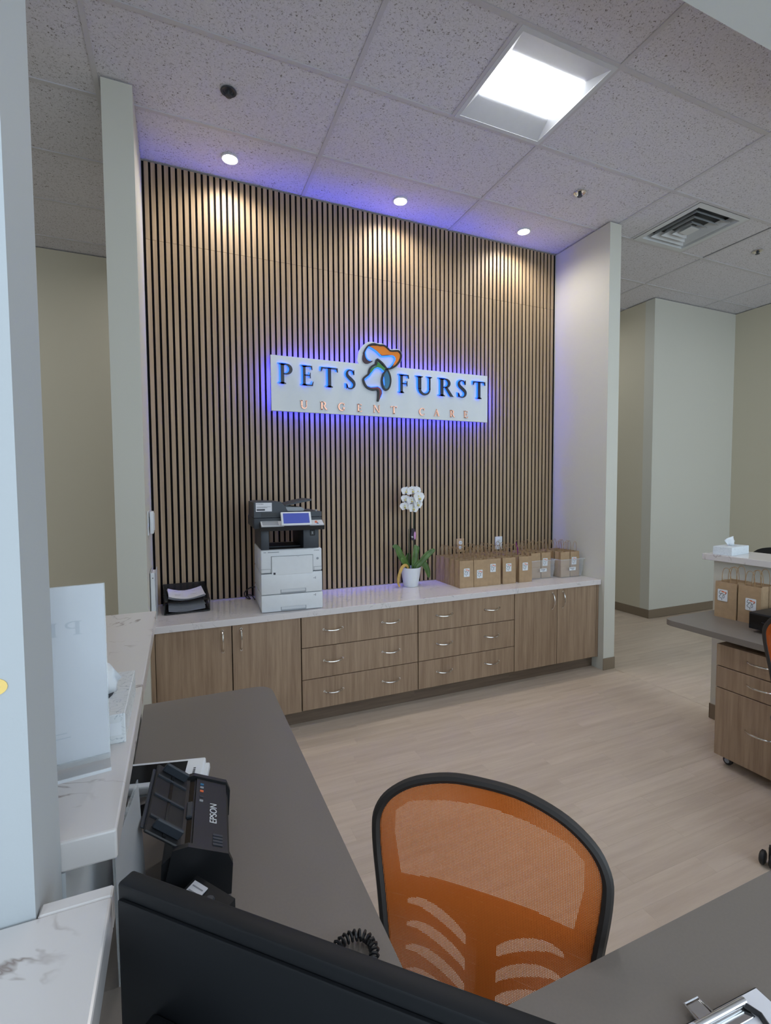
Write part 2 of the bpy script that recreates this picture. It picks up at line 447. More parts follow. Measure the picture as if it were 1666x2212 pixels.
for yv in YG: G().box(XG[0], XG[-1], yv - .012, yv + .012, H + .0005, H + .006).build('grid_bar', 'tbar', ce)
G().box(1.6587 - .012, 1.6587 + .012, -1.6752, -1.0656, H, H + .006).build('grid_bar', 'tbar', ce)
for x in (3.782, 4.397): G().box(x - .012, x + .012, -1.0656, -.456, H, H + .006).build('grid_bar', 'tbar', ce)
# plain tiles outside the picture as one sheet each side
for (x0, x1, y0, y1) in [(-4.9, XG[0], -6.4, 3.1), (XG[-1], 8.1, -6.4, 3.1), (XG[0], XG[-1], YG[-1], 3.1), (XG[0], XG[-1], -6.4, YG[0])]:
    G().box(x0, x1, y0, y1, H + .006, H + .022).build('ceiling_field', 'tile', ce)

# ---- ceiling fittings
def troffer(x, y, label, drop=0):
    t = thing('ceiling_light', label, 'light', (x, y, H - drop), 0, 'square ceiling lights')
    if drop: G().box(-.2985, .2985, -.2985, .2985, .034, drop - .001).build('housing', 'trofw', t)
    g = G(); o = .2985; i = .19; d = .055; k = .275
    g.box(-o, o, -o, -k, -.002, .004).box(-o, o, k, o, -.002, .004).box(-o, -k, -k, k, -.002, .004).box(k, o, -k, k, -.002, .004)
    g.build('frame', 'trofw', t)
    a = .275; b = .133; c = .236; d = .032
    V = [(-a, -a, 0), (a, -a, 0), (a, a, 0), (-a, a, 0), (-c, -b, d), (c, -b, d), (c, b, d), (-c, b, d)]
    G().add(V, [(0, 1, 5, 4), (1, 2, 6, 5), (2, 3, 7, 6), (3, 0, 4, 7)]).build('reflector', 'trofw', t)
    G().box(-c, c, -b, b, d - .006, d - .001).build('lens', 'panel', t)
    return t
troffer(1.9636, -1.3704, 'lit square troffer light in the tiled ceiling above the reception')
for (x, y) in ((-2.0, -1.37), (-2.0, .46), (4.4, -3.2), (-2.0, -4.4), (1.96, -4.4), (.44, .95), (5.6, -1.9), (4.1, 1.1)):  # unseen lights added to brighten the corridors and lobby
    troffer(x, y, 'added unseen square ceiling light beyond the reception', .07)
for i, (x, lab) in enumerate(((.525, 'round recessed downlight above the paper tray'), (1.724, 'round recessed downlight above the orchid and sign'), (2.846, 'round recessed downlight above the bags and bins'))):
    t = thing('downlight', lab, 'light', (x, -.215, H), 0, 'recessed downlights over the slat wall')
    G().lathe([(.052, .006), (.056, .001), (.056, -.004), (.048, -.006), (.044, 0)], 28).build('trim_ring', 'trofw', t, True)
    G().lathe([(.001, -.002), (.046, -.002), (.046, .002), (.001, .002)], 28).build('lens', 'lamp', t)
    L = bpy.data.lights.new('downlight_beam', 'SPOT'); L.energy = DOWNLIGHT_W * 7; L.color = (1, .93, .86); L.spot_size = R(160); L.spot_blend = .75; L.shadow_soft_size = .04
    lo = bpy.data.objects.new('downlight_beam', L); COL.objects.link(lo); lo.parent = t; lo.location = (0, 0, -.02)
for (x, y, lab) in ((.467, -.762, 'dark recessed sprinkler head in the ceiling near the left wing wall'), (2.876, -.795, 'dark recessed sprinkler head in the ceiling near the right wing wall'), (5.025, -.743, 'small sprinkler head in the ceiling past the air diffuser')):
    t = thing('sprinkler_head', lab, 'sprinkler', (x, y, H), 0, 'ceiling sprinkler heads')
    G().lathe([(.018, .008), (.038, .004), (.042, -.001), (.038, -.004), (.030, -.002), (.026, .004)], 20).build('escutcheon', 'chrome' if x > 1 else 'black2', t, True)
    g = G().lathe([(.008, .004), (.008, -.01), (.004, -.016), (.018, -.022), (.018, -.024), (.003, -.026)], 12)
    g.tube([(-.014, 0, .004), (-.012, 0, -.01), (0, 0, -.02)], .0025, 5).tube([(.014, 0, .004), (.012, 0, -.01), (0, 0, -.02)], .0025, 5)
    g.build('head', 'black2', t, True)
t = thing('air_diffuser', 'square white stepped air diffuser in the corridor ceiling', 'vent', (4.0895, -.7608, H))
g = G()
def frust(a0, z0, a1, z1):
    V = [(-a0, -a0, z0), (a0, -a0, z0), (a0, a0, z0), (-a0, a0, z0), (-a1, -a1, z1), (a1, -a1, z1), (a1, a1, z1), (-a1, a1, z1)]
    return V, [(0, 1, 5, 4), (1, 2, 6, 5), (2, 3, 7, 6), (3, 0, 4, 7)]
G().add(*frust(.292, -.002, .245, -.004)).add(*frust(.245, -.004, .225, .05)).build('frame', 'trofw', t)
G().box(-.25, .25, -.25, .25, .06, .065).build('throat', 'black', t)
for a, z in ((.20, -.006), (.145, -.010), (.09, -.014)):
    gg = G().add(*frust(a, z, a - .035, z + .045)); gg.build('cone_ring', 'trofw', t)
G().add(*frust(.052, -.012, .03, .02)).box(-.052, .052, -.052, .052, -.013, -.011).build('centre_plate', 'trofw', t)

# ================================================================== BACK COUNTER
YC = -.5485
def pull(parent, p, vert):
    n = 10; L = .064; pts = []
    for i in range(n + 1):
        s = -1 + 2 * i / n
        out = .030 * (1 - s * s) ** .6 + .001
        pts.append((p[0], p[1] - out, p[2] + s * L) if vert else (p[0] + s * L, p[1] - out, p[2] - .006 * (1 - s * s)))
    g = G().tube(pts, [.0042 + .0012 * abs(-1 + 2 * i / n) for i in range(n + 1)], 8)
    for s in (-1, 1):
        c = (p[0], p[1] - .003, p[2] + s * L) if vert else (p[0] + s * L, p[1] - .003, p[2])
        g.tube([(c[0], p[1], c[2]), (c[0], c[1] - .002, c[2])], .008, 8)
    return g.build('handle', 'chrome', parent, True)
def cab(x0, x1, label, kind):
    t = thing('base_cabinet', label, 'cabinet', ((x0 + x1) / 2, 0, 0), 0, 'wood-grain base cabinets under the quartz counter')
    w = (x1 - x0) / 2; e = .0036
    G().box(-w, w, YC + .02, -.003, .1, ZT - .001).build('carcass', 'dark_gap', t)
    G().box(-w, w, -.485, -.46, 0, .1).build('toe_kick', 'cab_edge', t)
    if kind == 'doors':
        for s in (-1, 1):
            d = G().rbox(min(0, s * w) + e * .8, max(0, s * w) - e * .8, YC, YC + .019, .103, ZT - .006, .001, 1).build('door', 'cab', t)
            pull(d, (s * .053, YC, .622), True)
    else:
        zs = [.103, .304, .511, ZT - .004]
        for k in range(3):
            d = G().rbox(-w + e, w - e, YC, YC + .019, zs[k] + e * .6, zs[k + 1] - e * .6, .001, 1).build('drawer_front', 'cab', t)
            for s in (-1, 1):
                pull(d, (s * .205, YC, (zs[k] + zs[k + 1]) / 2 + .008), False)
    return t
c1 = cab(.0227, .8608, 'two-door wood-grain base cabinet under the paper tray', 'doors')
G().box(-.4418, -.4192, YC, YC + .019, .1, ZT - .002).build('filler', 'cab', c1)
cab(.8608, 1.6909, 'three-drawer wood-grain base cabinet beside the cabinet under the printer', 'drawers')
cab(1.6909, 2.521, 'three-drawer wood-grain base cabinet under the potted orchid', 'drawers')
c4_ = cab(2.521, 3.3586, 'two-door wood-grain base cabinet under the clear bins', 'doors')
G().box(.4190, .4420, YC, YC + .019, .1, ZT - .002).build('filler', 'cab', c4_)
G().box(.4190, .4420, -.485, -.46, 0, .1).build('toe_filler', 'cab_edge', c4_)
ct = tag(G().rbox(.001, 3.382, -.5735, -.0005, ZT, HC, .0025, 2).build('countertop', 'quartz_c'), 'long white quartz countertop along the slat wall', 'countertop')

# ================================================================== LEDGES AND DESKS
tag(G().rbox(-.34, .083, -2.8555, -1.622, LZ - .04, LZ, .003, 2).build('quartz_ledge', 'quartz_l'), 'cream quartz transaction ledge with tissue box and sign holder', 'ledge')
tag(G().rbox(-.34, .0905, -4.4, -2.9715, LZ - .04, LZ, .003, 2).build('quartz_ledge', 'quartz_l'), 'grey-veined white quartz ledge in front of the white wall end', 'ledge')
for n_ in (0,):
    G().rbox(.0225, .0905, -2.9715, -2.9535, LZ - .04, LZ, .002, 1).build('ledge_return', 'quartz_l', bpy.data.objects['quartz_ledge.001'])
tag(G().rbox(3.315, 3.66, -3.6, -1.455, LZ - .04, LZ, .003, 2).build('quartz_ledge', 'quartz_l'), 'white quartz ledge across the room carrying a tissue box', 'ledge')
def rounded(poly_r, n=8):
    """polygon [(x,y,r)] -> points with rounded corners"""
    out = []; m = len(poly_r)
    for i in range(m):
        x, y, r = poly_r[i]
        if r <= 0: out.append((x, y)); continue
        a = Vector(poly_r[i - 1][:2]) - Vector((x, y)); b = Vector(poly_r[(i + 1) % m][:2]) - Vector((x, y)); a.normalize(); b.normalize()
        p0 = Vector((x, y)) + a * r; p1 = Vector((x, y)) + b * r
        for k in range(n + 1):
            t = k / n; q = p0 * (1 - t) ** 2 + Vector((x, y)) * 2 * t * (1 - t) + p1 * t * t; out.append((q.x, q.y))
    return out
# L-shaped near desk
t = thing('reception_desk', 'grey laminate corner desk holding monitor, scanner and phone', 'desk', (0, 0, 0))
poly = rounded([(.032, -1.6, 0), (.489, -1.6, .075), (.489, -2.98, .05), (2.2, -2.98, 0), (2.2, -3.72, 0), (.032, -3.72, 0)])
G().prism(poly, 'z', DZ - .03, DZ).build('desktop', 'desk', t)
G().box(.04, .46, -1.66, -1.635, 0, DZ - .031).build('support_panel', 'cab', t)
G().box(2.16, 2.185, -3.70, -3.02, 0, DZ - .031).build('support_panel', 'cab', t)
G().box(.06, .085, -3.70, -3.10, 0, DZ - .031).build('support_panel', 'cab', t)
# far desk
t = thing('reception_desk', 'grey laminate desk with kraft bags by the far low wall', 'desk', (0, 0, 0))
poly = rounded([(2.812, -1.56, .07), (2.812, -3.4, 0), (3.353, -3.4, 0), (3.353, -1.56, 0)])
G().prism(poly, 'z', DZ - .032, DZ).build('desktop', 'desk', t)
G().box(2.9, 3.34, -3.39, -3.36, 0, DZ - .033).build('support_panel', 'cab', t)
# mobile pedestal
t = thing('mobile_pedestal', 'wood-grain three-drawer pedestal on casters under the far desk', 'cabinet', (2.85, -2.08, 0))
G().rbox(.021, .48, -.22, .22, .058, .672, .001, 1).build('case', 'cab', t)
for z0, z1 in ((.06, .432), (.437, .551), (.556, .672)):
    d = G().rbox(0, .02, -.22, .22, z0, z1, .001, 1).build('drawer_front', 'cab', t)
    n = 10; pts = []
    for i in range(n + 1):
        s = -1 + 2 * i / n; pts.append((-.03 * (1 - s * s) ** .6 - .001, s * .064, (z0 + z1) / 2 + .008 if z1 > .44 else z0 + .2))
    G().tube(pts, .0048, 8).build('handle', 'chrome', d, True)
def caster(parent, x, y, r=.024):
    c = G()
    wv = [(0.004, -.011), (r * .72, -.011), (r, -.007), (r, .007), (r * .72, .011), (.004, .011)]
    c.lathe(wv, 18); c.xf(Matrix.Translation((x, y, r)) @ Matrix.Rotation(R(90), 4, 'Y'))
    o = c.build('caster', 'caster', parent, True)
    G().lathe([(.002, -.0125), (.013, -.0125), (.013, .0125), (.002, .0125)], 12).xf(Matrix.Translation((x, y, r)) @ Matrix.Rotation(R(90), 4, 'Y')).box(x - .006, x + .006, y - .006, y + .006, r + .02, .0575).build('hub', 'grey', o)
for sx in (.06, .42):
    for sy in (-.17, .18): caster(t, sx, sy)

# ================================================================== SIGN
def glyph(ch):
    """list of (kind, data) in cap-height units; returns polys and ribbons and the width"""
    T, th, s = .17, .055, .045
    P = []; Rb = []
    def stem(x, top=True, bot=True, w=T, y0=0, y1=1):
        P.append([(x - w / 2, y0), (x + w / 2, y0), (x + w / 2, y1), (x - w / 2, y1)])
        e = .095
        if bot: P.append([(x - w / 2 - e, 0), (x + w / 2 + e, 0), (x + w / 2 + e, s * .7), (x + w / 2, s * 1.9), (x - w / 2, s * 1.9), (x - w / 2 - e, s * .7)])
        if top: P.append([(x - w / 2 - e, 1), (x + w / 2 + e, 1), (x + w / 2 + e, 1 - s * .7), (x + w / 2, 1 - s * 1.9), (x - w / 2, 1 - s * 1.9), (x - w / 2 - e, 1 - s * .7)])
    if ch in 'PR':
        stem(.2); pts = [(.25, .972)] + arc(.36, .735, .27, .237, 90, -90, 14) + [(.25, .498)]
        Rb.append((pts, [th] + [th + (T * 1.0 - th) * max(0, math.sin(PI * i / 14)) ** 1.2 for i in range(15)] + [th])); w = .7
        if ch == 'R':
            P.append([(.36, .52), (.53, .50), (.86, .03), (.92, 0), (.72, 0), (.68, .02)]); w = .92
    elif ch in 'EF':
        stem(.2, bot=True)
        P.append([(.2, 1), (.72, 1), (.74, .80), (.70, .80), (.64, .94), (.2, .94)])
        P.append([(.2, .55), (.56, .55), (.58, .66), (.62, .66), (.62, .38), (.58, .38), (.56, .49), (.2, .49)])
        if ch == 'E': P.append([(.2, 0), (.76, 0), (.81, .22), (.77, .22), (.68, .06), (.2, .06)])
        w = .8
    elif ch == 'T':
        stem(.46, top=False); P.append([(0, .79), (.035, .79), (.1, .935), (.82, .935), (.885, .79), (.92, .79), (.91, 1), (.01, 1)]); w = .92
    elif ch == 'S':
        pts = [(.50, .82), (.44, .93), (.33, .97), (.21, .955), (.12, .88), (.095, .77), (.14, .66), (.26, .56), (.40, .46), (.52, .35), (.55, .23), (.50, .11), (.38, .03), (.25, .025), (.13, .07), (.06, .2)]
        ws = [.05, .055, .06, .075, .11, .14, .17, .185, .185, .17, .14, .11, .075, .06, .055, .05]
        q = smoothp([(a, b, c) for (a, b), c in zip(pts, ws)], 3)
        Rb.append(([(a, b) for a, b, c in q], [c for a, b, c in q]))
        P.append([(.50, .74), (.56, .74), (.56, .99), (.53, .99), (.46, .90)]); P.append([(.05, .01), (.08, .01), (.16, .10), (.09, .26), (.03, .26)]); w = .64
    elif ch == 'U':
        stem(.18, bot=False, y0=.3); stem(.74, bot=False, w=.075, y0=.3)
        pts = [(.18, .34)] + arc(.46, .32, .28, .30, 180, 360, 14) + [(.74, .34)]
        ws = [T] + [T + (.07 - T) * (i / 14) for i in range(15)] + [.075]; Rb.append((pts, ws)); w = .9
    elif ch in 'CG':
        q = arc(.5, .5, .42, .475, 48, 318, 22)
        Rb.append((q, [.055 + .115 * max(0, math.sin(PI * (i / 22))) ** 1.3 for i in range(23)]))
        P.append([(.74, .70), (.82, .70), (.82, .98), (.79, .98), (.72, .88)])
        if ch == 'G':
            P.append([(.66, .05), (.82, .08), (.82, .40), (.66, .40)]); P.append([(.58, .44), (.9, .44), (.9, .40), (.58, .40)]); w = .95
        else: P.append([(.74, .12), (.80, .10), (.85, .26), (.82, .27)]); w = .9
    elif ch == 'N':
        P.append([(.1, 0), (.17, 0), (.17, .98), (.1, .98)]); P.append([(.83, -.02), (.9, -.02), (.9, 1), (.83, 1)])
        P.append([(.0, 1), (.24, 1), (.9, .0), (.86, -.03), (.78, .0), (.08, .97)])
        P.append([(0, 0), (.27, 0), (.27, .04), (0, .04)]); P.append([(.73, 1), (1, 1), (1, .96), (.73, .96)]); w = 1.0
    elif ch == 'A':
        P.append([(.1, .03), (.17, .03), (.47, .86), (.43, .98)]); P.append([(.40, 1), (.48, 1), (.86, .03), (.68, .03), (.42, .78)])
        P.append([(.24, .36), (.66, .36), (.66, .31), (.22, .31)])
        P.append([(0, 0), (.27, 0), (.27, .04), (0, .04)]); P.append([(.58, 0), (.95, 0), (.95, .04), (.58, .04)]); w = .95
    return P, Rb, w
def glyph_geo(ch, x0, x1, z0, z1, ya, yb, grow=0):
    P, Rb, w = glyph(ch); g = G(); sx = (x1 - x0) / w; sz = z1 - z0
    for p in P: g.prism([(x0 + a * sx, z0 + b * sz) for a, b in p], 'y', ya, yb)
    for pts, ws in Rb: g.ribbon([(x0 + a * sx, z0 + b * sz) for a, b in pts], [c * sz * (.5 + .5 * min(1, sx / sz)) for c in ws], ya, yb)
    return g
SX, SZ = 1.62, 2.36
YF = -.065
t = thing('wall_sign', 'white backlit sign reading PETS FURST URGENT CARE on the slat wall', 'sign', (0, 0, 0))
bump_o = [(-0.178, 0.105), (-0.187, 0.127), (-0.182, 0.165), (-0.168, 0.207), (-0.142, 0.244), (-0.114, 0.267), (-0.085, 0.278), (-0.057, 0.278), (-0.031, 0.273), (-0.002, 0.276), (0.02, 0.273), (0.043, 0.262), (0.059, 0.248), (0.072, 0.237), (0.095, 0.24), (0.135, 0.245), (0.161, 0.241), (0.178, 0.221), (0.183, 0.198), (0.177, 0.167), (0.161, 0.136), (0.14, 0.107)]
hat_out = [(-0.066, 0.132), (-0.084, 0.119), (-0.109, 0.108), (-0.131, 0.11), (-0.148, 0.128), (-0.151, 0.148), (-0.145, 0.177), (-0.13, 0.21), (-0.108, 0.239), (-0.083, 0.253), (-0.057, 0.259), (-0.032, 0.256), (-0.009, 0.254), (0.017, 0.256), (0.039, 0.249), (0.059, 0.233), (0.073, 0.221), (0.098, 0.222), (0.134, 0.227), (0.154, 0.222), (0.166, 0.202), (0.166, 0.178), (0.154, 0.15), (0.131, 0.121), (0.101, 0.098), (0.071, 0.085), (0.051, 0.084)]
hat_in = [(-0.066, 0.132), (-0.087, 0.131), (-0.109, 0.137), (-0.124, 0.156), (-0.129, 0.185), (-0.124, 0.211), (-0.108, 0.23), (-0.089, 0.228), (-0.064, 0.217), (-0.038, 0.202), (-0.013, 0.182), (0.006, 0.172), (0.052, 0.179), (0.091, 0.184), (0.109, 0.176), (0.114, 0.158), (0.104, 0.137), (0.084, 0.111), (0.061, 0.09), (0.051, 0.084)]
orange = [(-0.098, 0.236), (-0.07, 0.244), (-0.032, 0.248), (-0.009, 0.245), (0.017, 0.249), (0.036, 0.241), (0.055, 0.225), (0.072, 0.214), (0.098, 0.214), (0.134, 0.219), (0.149, 0.212), (0.156, 0.198), (0.154, 0.177), (0.142, 0.149), (0.121, 0.123), (0.097, 0.105), (0.104, 0.131), (0.119, 0.156), (0.116, 0.176), (0.098, 0.189), (0.052, 0.188), (0.006, 0.18), (-0.013, 0.19), (-0.038, 0.21), (-0.064, 0.225), (-0.086, 0.234)]
drop_ = [(0.048, 0.075), (0.067, 0.044), (0.075, 0.012), (0.075, -0.018), (0.067, -0.051), (0.052, -0.073), (0.037, -0.078), (0.021, -0.069), (0.01, -0.046), (0.005, -0.017), (0.009, 0.016), (0.018, 0.043), (0.035, 0.065)]
head_ = [(0.05, 0.075), (0.035, 0.092), (0.006, 0.122), (-0.029, 0.145), (-0.037, 0.141), (-0.042, 0.123), (-0.046, 0.108), (-0.071, 0.094), (-0.09, 0.075), (-0.1, 0.051), (-0.105, 0.03), (-0.126, 0.013), (-0.145, -0.006), (-0.146, -0.023), (-0.136, -0.049), (-0.12, -0.068), (-0.098, -0.079), (-0.069, -0.085), (-0.037, -0.081), (-0.026, -0.093), (-0.025, -0.114), (-0.027, -0.144), (-0.03, -0.17)]
green_ = [(-0.031, 0.128), (-0.001, 0.109), (0.035, 0.083), (0.019, 0.064), (-0.007, 0.082), (-0.033, 0.087), (-0.059, 0.075), (-0.078, 0.05), (-0.091, 0.037), (-0.095, 0.045), (-0.089, 0.066), (-0.068, 0.083), (-0.039, 0.098), (-0.034, 0.112)]
green_in = [(0.019, 0.058), (-0.007, 0.079), (-0.033, 0.084), (-0.059, 0.07), (-0.078, 0.044), (-0.097, 0.016), (-0.139, -0.018)]
muzzle = [(-0.126, -0.059), (-0.114, -0.063), (-0.088, -0.07), (-0.06, -0.066), (-0.031, -0.061), (-0.012, -0.069), (0.001, -0.085), (0.003, -0.109), (-0.009, -0.136), (-0.019, -0.158), (-0.028, -0.17), (-0.026, -0.129), (-0.024, -0.099), (-0.034, -0.082), (-0.06, -0.085), (-0.095, -0.082), (-0.117, -0.072)]
muzzle_in = [(-0.114, -0.061), (-0.088, -0.067), (-0.06, -0.063), (-0.031, -0.058), (-0.012, -0.067), (0.003, -0.085), (0.004, -0.109), (-0.008, -0.139)]
def at(pts): return [(SX + a, SZ + b) for a, b in pts]
ZB, ZP = 2.079, 2.467
plate = [(.787, ZB), (2.599, ZB), (2.599, ZP)] + at(smoothp(bump_o, 3))[::-1] + [(.787, ZP)]
G().prism(plate, 'y', YF, YF + .022).build('plate', 'signp', t)
for (x0, x1, z0, z1) in ((.86, 2.526, ZP - .070, ZP - .060), (.86, 2.526, ZB + .085, ZB + .095), (.835, .845, ZB + .055, ZP - .06), (2.541, 2.551, ZB + .055, ZP - .06)):
    G().box(x0, x1, YF + .028, YF + .038, z0, z1).build('led_strip', 'led', t)
G().ribbon(at(smoothp(bump_o, 2))[2:-2], .010, YF + .028, YF + .038).xf(Matrix.Translation((SX, 0, 2.53)) @ Matrix.Diagonal((.66, 1, .6, 1)) @ Matrix.Translation((-SX, 0, -2.53))).build('led_strip', 'led', t)
for x in (.9, 1.7, 2.5):
    for z in (2.13, 2.41): G().lathe([(.008, 0), (.008, .042)], 8).xf(Matrix.Translation((x, -.001, z)) @ Matrix.Rotation(R(90), 4, 'X')).build('standoff', 'grey', t)
main = [('P', .8277, .9332), ('E', .9893, 1.0865), ('T', 1.1349, 1.2716), ('S', 1.3228, 1.4096), ('F', 1.7575, 1.8604), ('U', 1.9102, 2.0633), ('R', 2.1091, 2.2615), ('S', 2.2865, 2.384), ('T', 2.4367, 2.5654)]
for ch, a, b in main:
    o = glyph_geo(ch, a + .008, b, 2.2675, 2.4095, YF - .020, YF - .012).build('letter', 'navy', t)
    glyph_geo(ch, a, b - .008, 2.273, 2.415, YF - .0115, YF - .0005).build('letter_glow', 'glow', o)
sub = [('U', .99, 1.0461), ('R', 1.1374, 1.1931), ('G', 1.274, 1.3303), ('E', 1.4235, 1.4617), ('N', 1.5535, 1.611), ('T', 1.7003, 1.7531), ('C', 1.9466, 1.9981), ('A', 2.0802, 2.1346), ('R', 2.2278, 2.2765), ('E', 2.3616, 2.4011)]
for ch, a, b in sub: glyph_geo(ch, a, b, 2.1045, 2.162, YF - .010, YF - .0005).build('letter', 'copper', t)
# emblem
ho = at(smoothp(hat_out, 3)); hi = at(smoothp(hat_in, 3))
e = G().prism(ho + hi[::-1][1:-1], 'y', YF - .016, YF - .004).build('emblem_hat', 'plum', t)
G().prism(at(orange), 'y', YF - .0185, YF - .0165).build('emblem_fill', 'orange', e)
G().ribbon(ho[18:], .012, YF - .021, YF - .015).build('emblem_outline', 'black', e)
G().ribbon(hi[3:-3], .008, YF - .0182, YF - .0005).build('emblem_glow', 'glow', e)
hd = at(smoothp(head_, 3)); dr = at(smoothp(drop_, 3, True))
e = G().ribbon(hd, .013, YF - .021, YF - .004).ribbon(dr, .012, YF - .021, YF - .004, True).build('emblem_head', 'black', t)
G().prism(at(green_), 'y', YF - .0185, YF - .010).build('emblem_fill', 'green', e)
G().prism(dr, 'y', YF - .0175, YF - .010).build('emblem_fill', 'teal', e)
G().prism(at(muzzle), 'y', YF - .0185, YF - .010).build('emblem_fill', 'maroon', e)
G().ribbon(at(green_in), .008, YF - .0182, YF - .0005).ribbon(at(muzzle_in), .006, YF - .0182, YF - .0005).ribbon(at([(.017, .02), (.018, -.01), (.022, -.045)]), [.004, .011, .006], YF - .019, YF - .0176).build('emblem_glow', 'glow', e)

# emblem as a flat print for stickers (unit: sticker height 1)
def sticker_meshes():
    k = 2.25
    f = lambda pts: [(a * k + .01, (b - .05) * k) for a, b in pts]
    g = G().ribbon(f(head_), .042, -.0002, .0).ribbon(f(drop_), .038, -.0002, 0, True)
    g.ribbon(f(hat_out[:10]), .042, -.0002, 0).ribbon(f(hat_out[20:]), .032, -.0002, 0)
    o = G().prism(f(orange), 'y', -.0003, 0)
    return g, o
SG, SO = sticker_meshes()
def scaled(g, s, off):
    q = G(); q.v = [(a[0] * s + off[0], a[1] + off[1], a[2] * s + off[2]) for a in g.v]; q.f = list(g.f); return q

# ================================================================== ITEMS ON THE BACK COUNTER
# ---- wall phone style switch on the wing wall
t = thing('wall_dispenser', 'white two-part device mounted on the left wing wall', 'wall device', (0, -.40, 1.335))
G().rbox(.0005, .006, -.075, .075, -.07, .07, .002, 2).build('back_plate', 'white', t)
G().rbox(.012, .030, -.055, .055, -.062, .066, .004, 2).build('cover', 'white', t, True)
G().box(.006, .012, -.03, .03, -.02, .03).build('bracket', 'grey', t)
G().rbox(.030, .034, -.03, .045, -.045, .055, .001, 1).build('front_panel', 'white2', t)
# ---- binder leaning on the wing wall
t = thing('ring_binder', 'white ring binder standing against the left wing wall', 'binder', (.003, -.42, HC))
G().rbox(0, .028, -.012, -.009, .002, .285, .0008, 1).build('spine', 'white', t)
for x in (0, .0255): G().box(x, x + .0025, -.012, .25, 0, .285).build('cover', 'white2', t)
G().box(.005, .023, .0, .22, .004, .27).build('pages', 'paper', t)
G().lathe([(.003, 0), (.003, .0006)], 10).xf(Matrix.Translation((.014, -.0121, .255)) @ Matrix.Rotation(R(90), 4, 'X')).build('spine_hole', 'black', t)
# ---- two-tier paper tray
t = thing('paper_tray', 'smoked two-tier paper tray with loose sheets by the binder', 'tray', (.195, -.165, HC), R(3))
for k, z in enumerate((.004, .075)):
    rows = []
    G().rbox(-.128, .128, -.15, .15, z, z + .004, .001, 1).build('tray_base', 'smoke', t)
    for s in (-1, 1):
        G().prism([(-.15, z), (.15, z), (.15, z + .06), (.02, z + .055), (-.13, z + .012)], 'x', s * .13 - .0015, s * .13 + .0015).build('tray_side', 'smoke', t)
    G().rbox(-.13, .13, .147, .150, z, z + .065, .001, 1).build('tray_back', 'smoke', t)
    G().rbox(-.13, .13, -.153, -.150, z, z + .007, .001, 1).build('tray_lip', 'smoke', t)
for x in (-.131, .131):
    for yv in (-.13, .13): G().rbox(x - .004, x + .004, yv - .006, yv + .006, 0, .08, .001, 1).build('post', 'smoke', t)
def sheets(nm, label, z, n, tilt):
    p = thing('paper_stack', label, 'paper', (.195, -.165, HC + z), R(3), 'papers in the smoked tray')
    for i in range(n):
        a = random.uniform(-2, 2); rows = []
        for ii in range(7):
            u = -.105 + .21 * ii / 6
            rows.append([(u, v, .0022 * i + tilt * (abs(u) / .1) ** 2 * .008 + .002 * math.sin(u * 30 + i)) for v in (-.142, -.05, .04, .138)])
        G().grid(rows).xf(Matrix.Rotation(R(a), 4, 'Z')).build('sheet', 'paper', p, True)
    return p
p = sheets('a', 'loose white sheets in the lower level of the smoked tray', .0105, 14, 1)
p = sheets('b', 'curling printed sheets on the upper level of the smoked tray', .0815, 6, 2)
for (x, y, w) in ((-.06, .08, .04), (.0, .08, .04), (.07, .06, .06), (-.05, -.03, .07), (-.06, -.06, .05), (.05, -.04, .05)):
    G().box(x - w / 2, x + w / 2, y - .002, y + .002, .0185, .0187).build('print_line', 'inkgrey', p)

# ---- multifunction printer
t = thing('office_printer', 'white and charcoal multifunction printer with tilted touch screen', 'printer', (.828, -.3, HC), R(-3))
PW, PD = .192, .225
body = G().rbox(-PW, PW, -PD + .004, PD, .245, .392, .010, 3).build('body', 'white', t, True)
G().rbox(-PW, PW, -PD, PD, .1125, .2435, .006, 2).build('upper_paper_tray', 'white', t, True)
low = G().rbox(-PW - .001, PW + .001, -PD - .002, PD, .003, .1095, .006, 2).build('lower_paper_tray', 'white', t, True)
G().box(-PW + .01, PW - .01, -PD + .01, PD - .01, 0, .39).build('chassis', 'line', t)
up_ = bpy.data.objects['upper_paper_tray']
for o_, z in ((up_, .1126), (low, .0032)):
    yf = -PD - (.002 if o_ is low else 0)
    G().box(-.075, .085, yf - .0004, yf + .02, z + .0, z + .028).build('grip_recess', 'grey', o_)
    G().box(-.07, .08, yf - .0008, yf - .0003, z + .010, z + .027).build('grip_shade', 'white2', o_)  # shade inside the tray grip, drawn as a flat off-white plate
    G().box(.145, .148, yf - .0006, yf, z + .082, z + .096).box(.134, .142, yf - .0006, yf, z + .087, z + .0895).build('tray_mark', 'line', o_)
d = G().rbox(-.127, .132, -PD - .001, -PD + .012, .232, .350, .003, 2).build('front_door', 'white', t)
for (x0, x1, z0, z1) in ((-.1285, -.1270, .23, .352), (.1320, .1335, .23, .352), (-.1285, .1335, .350, .3515)):
    G().box(x0, x1, -PD + .0006, -PD + .009, z0, z1).build('door_gap', 'line', d)
G().box(-.117, -.104, -PD - .0016, -PD - .0009, .237, .250).build('door_mark', 'ink', d)
G().box(.03, .044, -PD - .0016, -PD - .0009, .343, .3506).build('door_latch', 'white2', d)
G().box(-PW - .0002, -.135, -PD + .0026, -PD + .01, .2445, .2455).box(-PW - .0002, -.133, -PD + .0026, -PD + .01, .272, .273).box(-.135, -.134, -PD + .0026, -PD + .01, .2445, .272).build('side_latch_seam', 'line', body)
G().box(.14, PW + .0002, -PD + .0026, -PD + .01, .2445, .2455).box(.14, PW + .0002, -PD + .0026, -PD + .01, .272, .273).box(.14, .141, -PD + .0026, -PD + .01, .2445, .272).build('side_latch_seam', 'line', body)
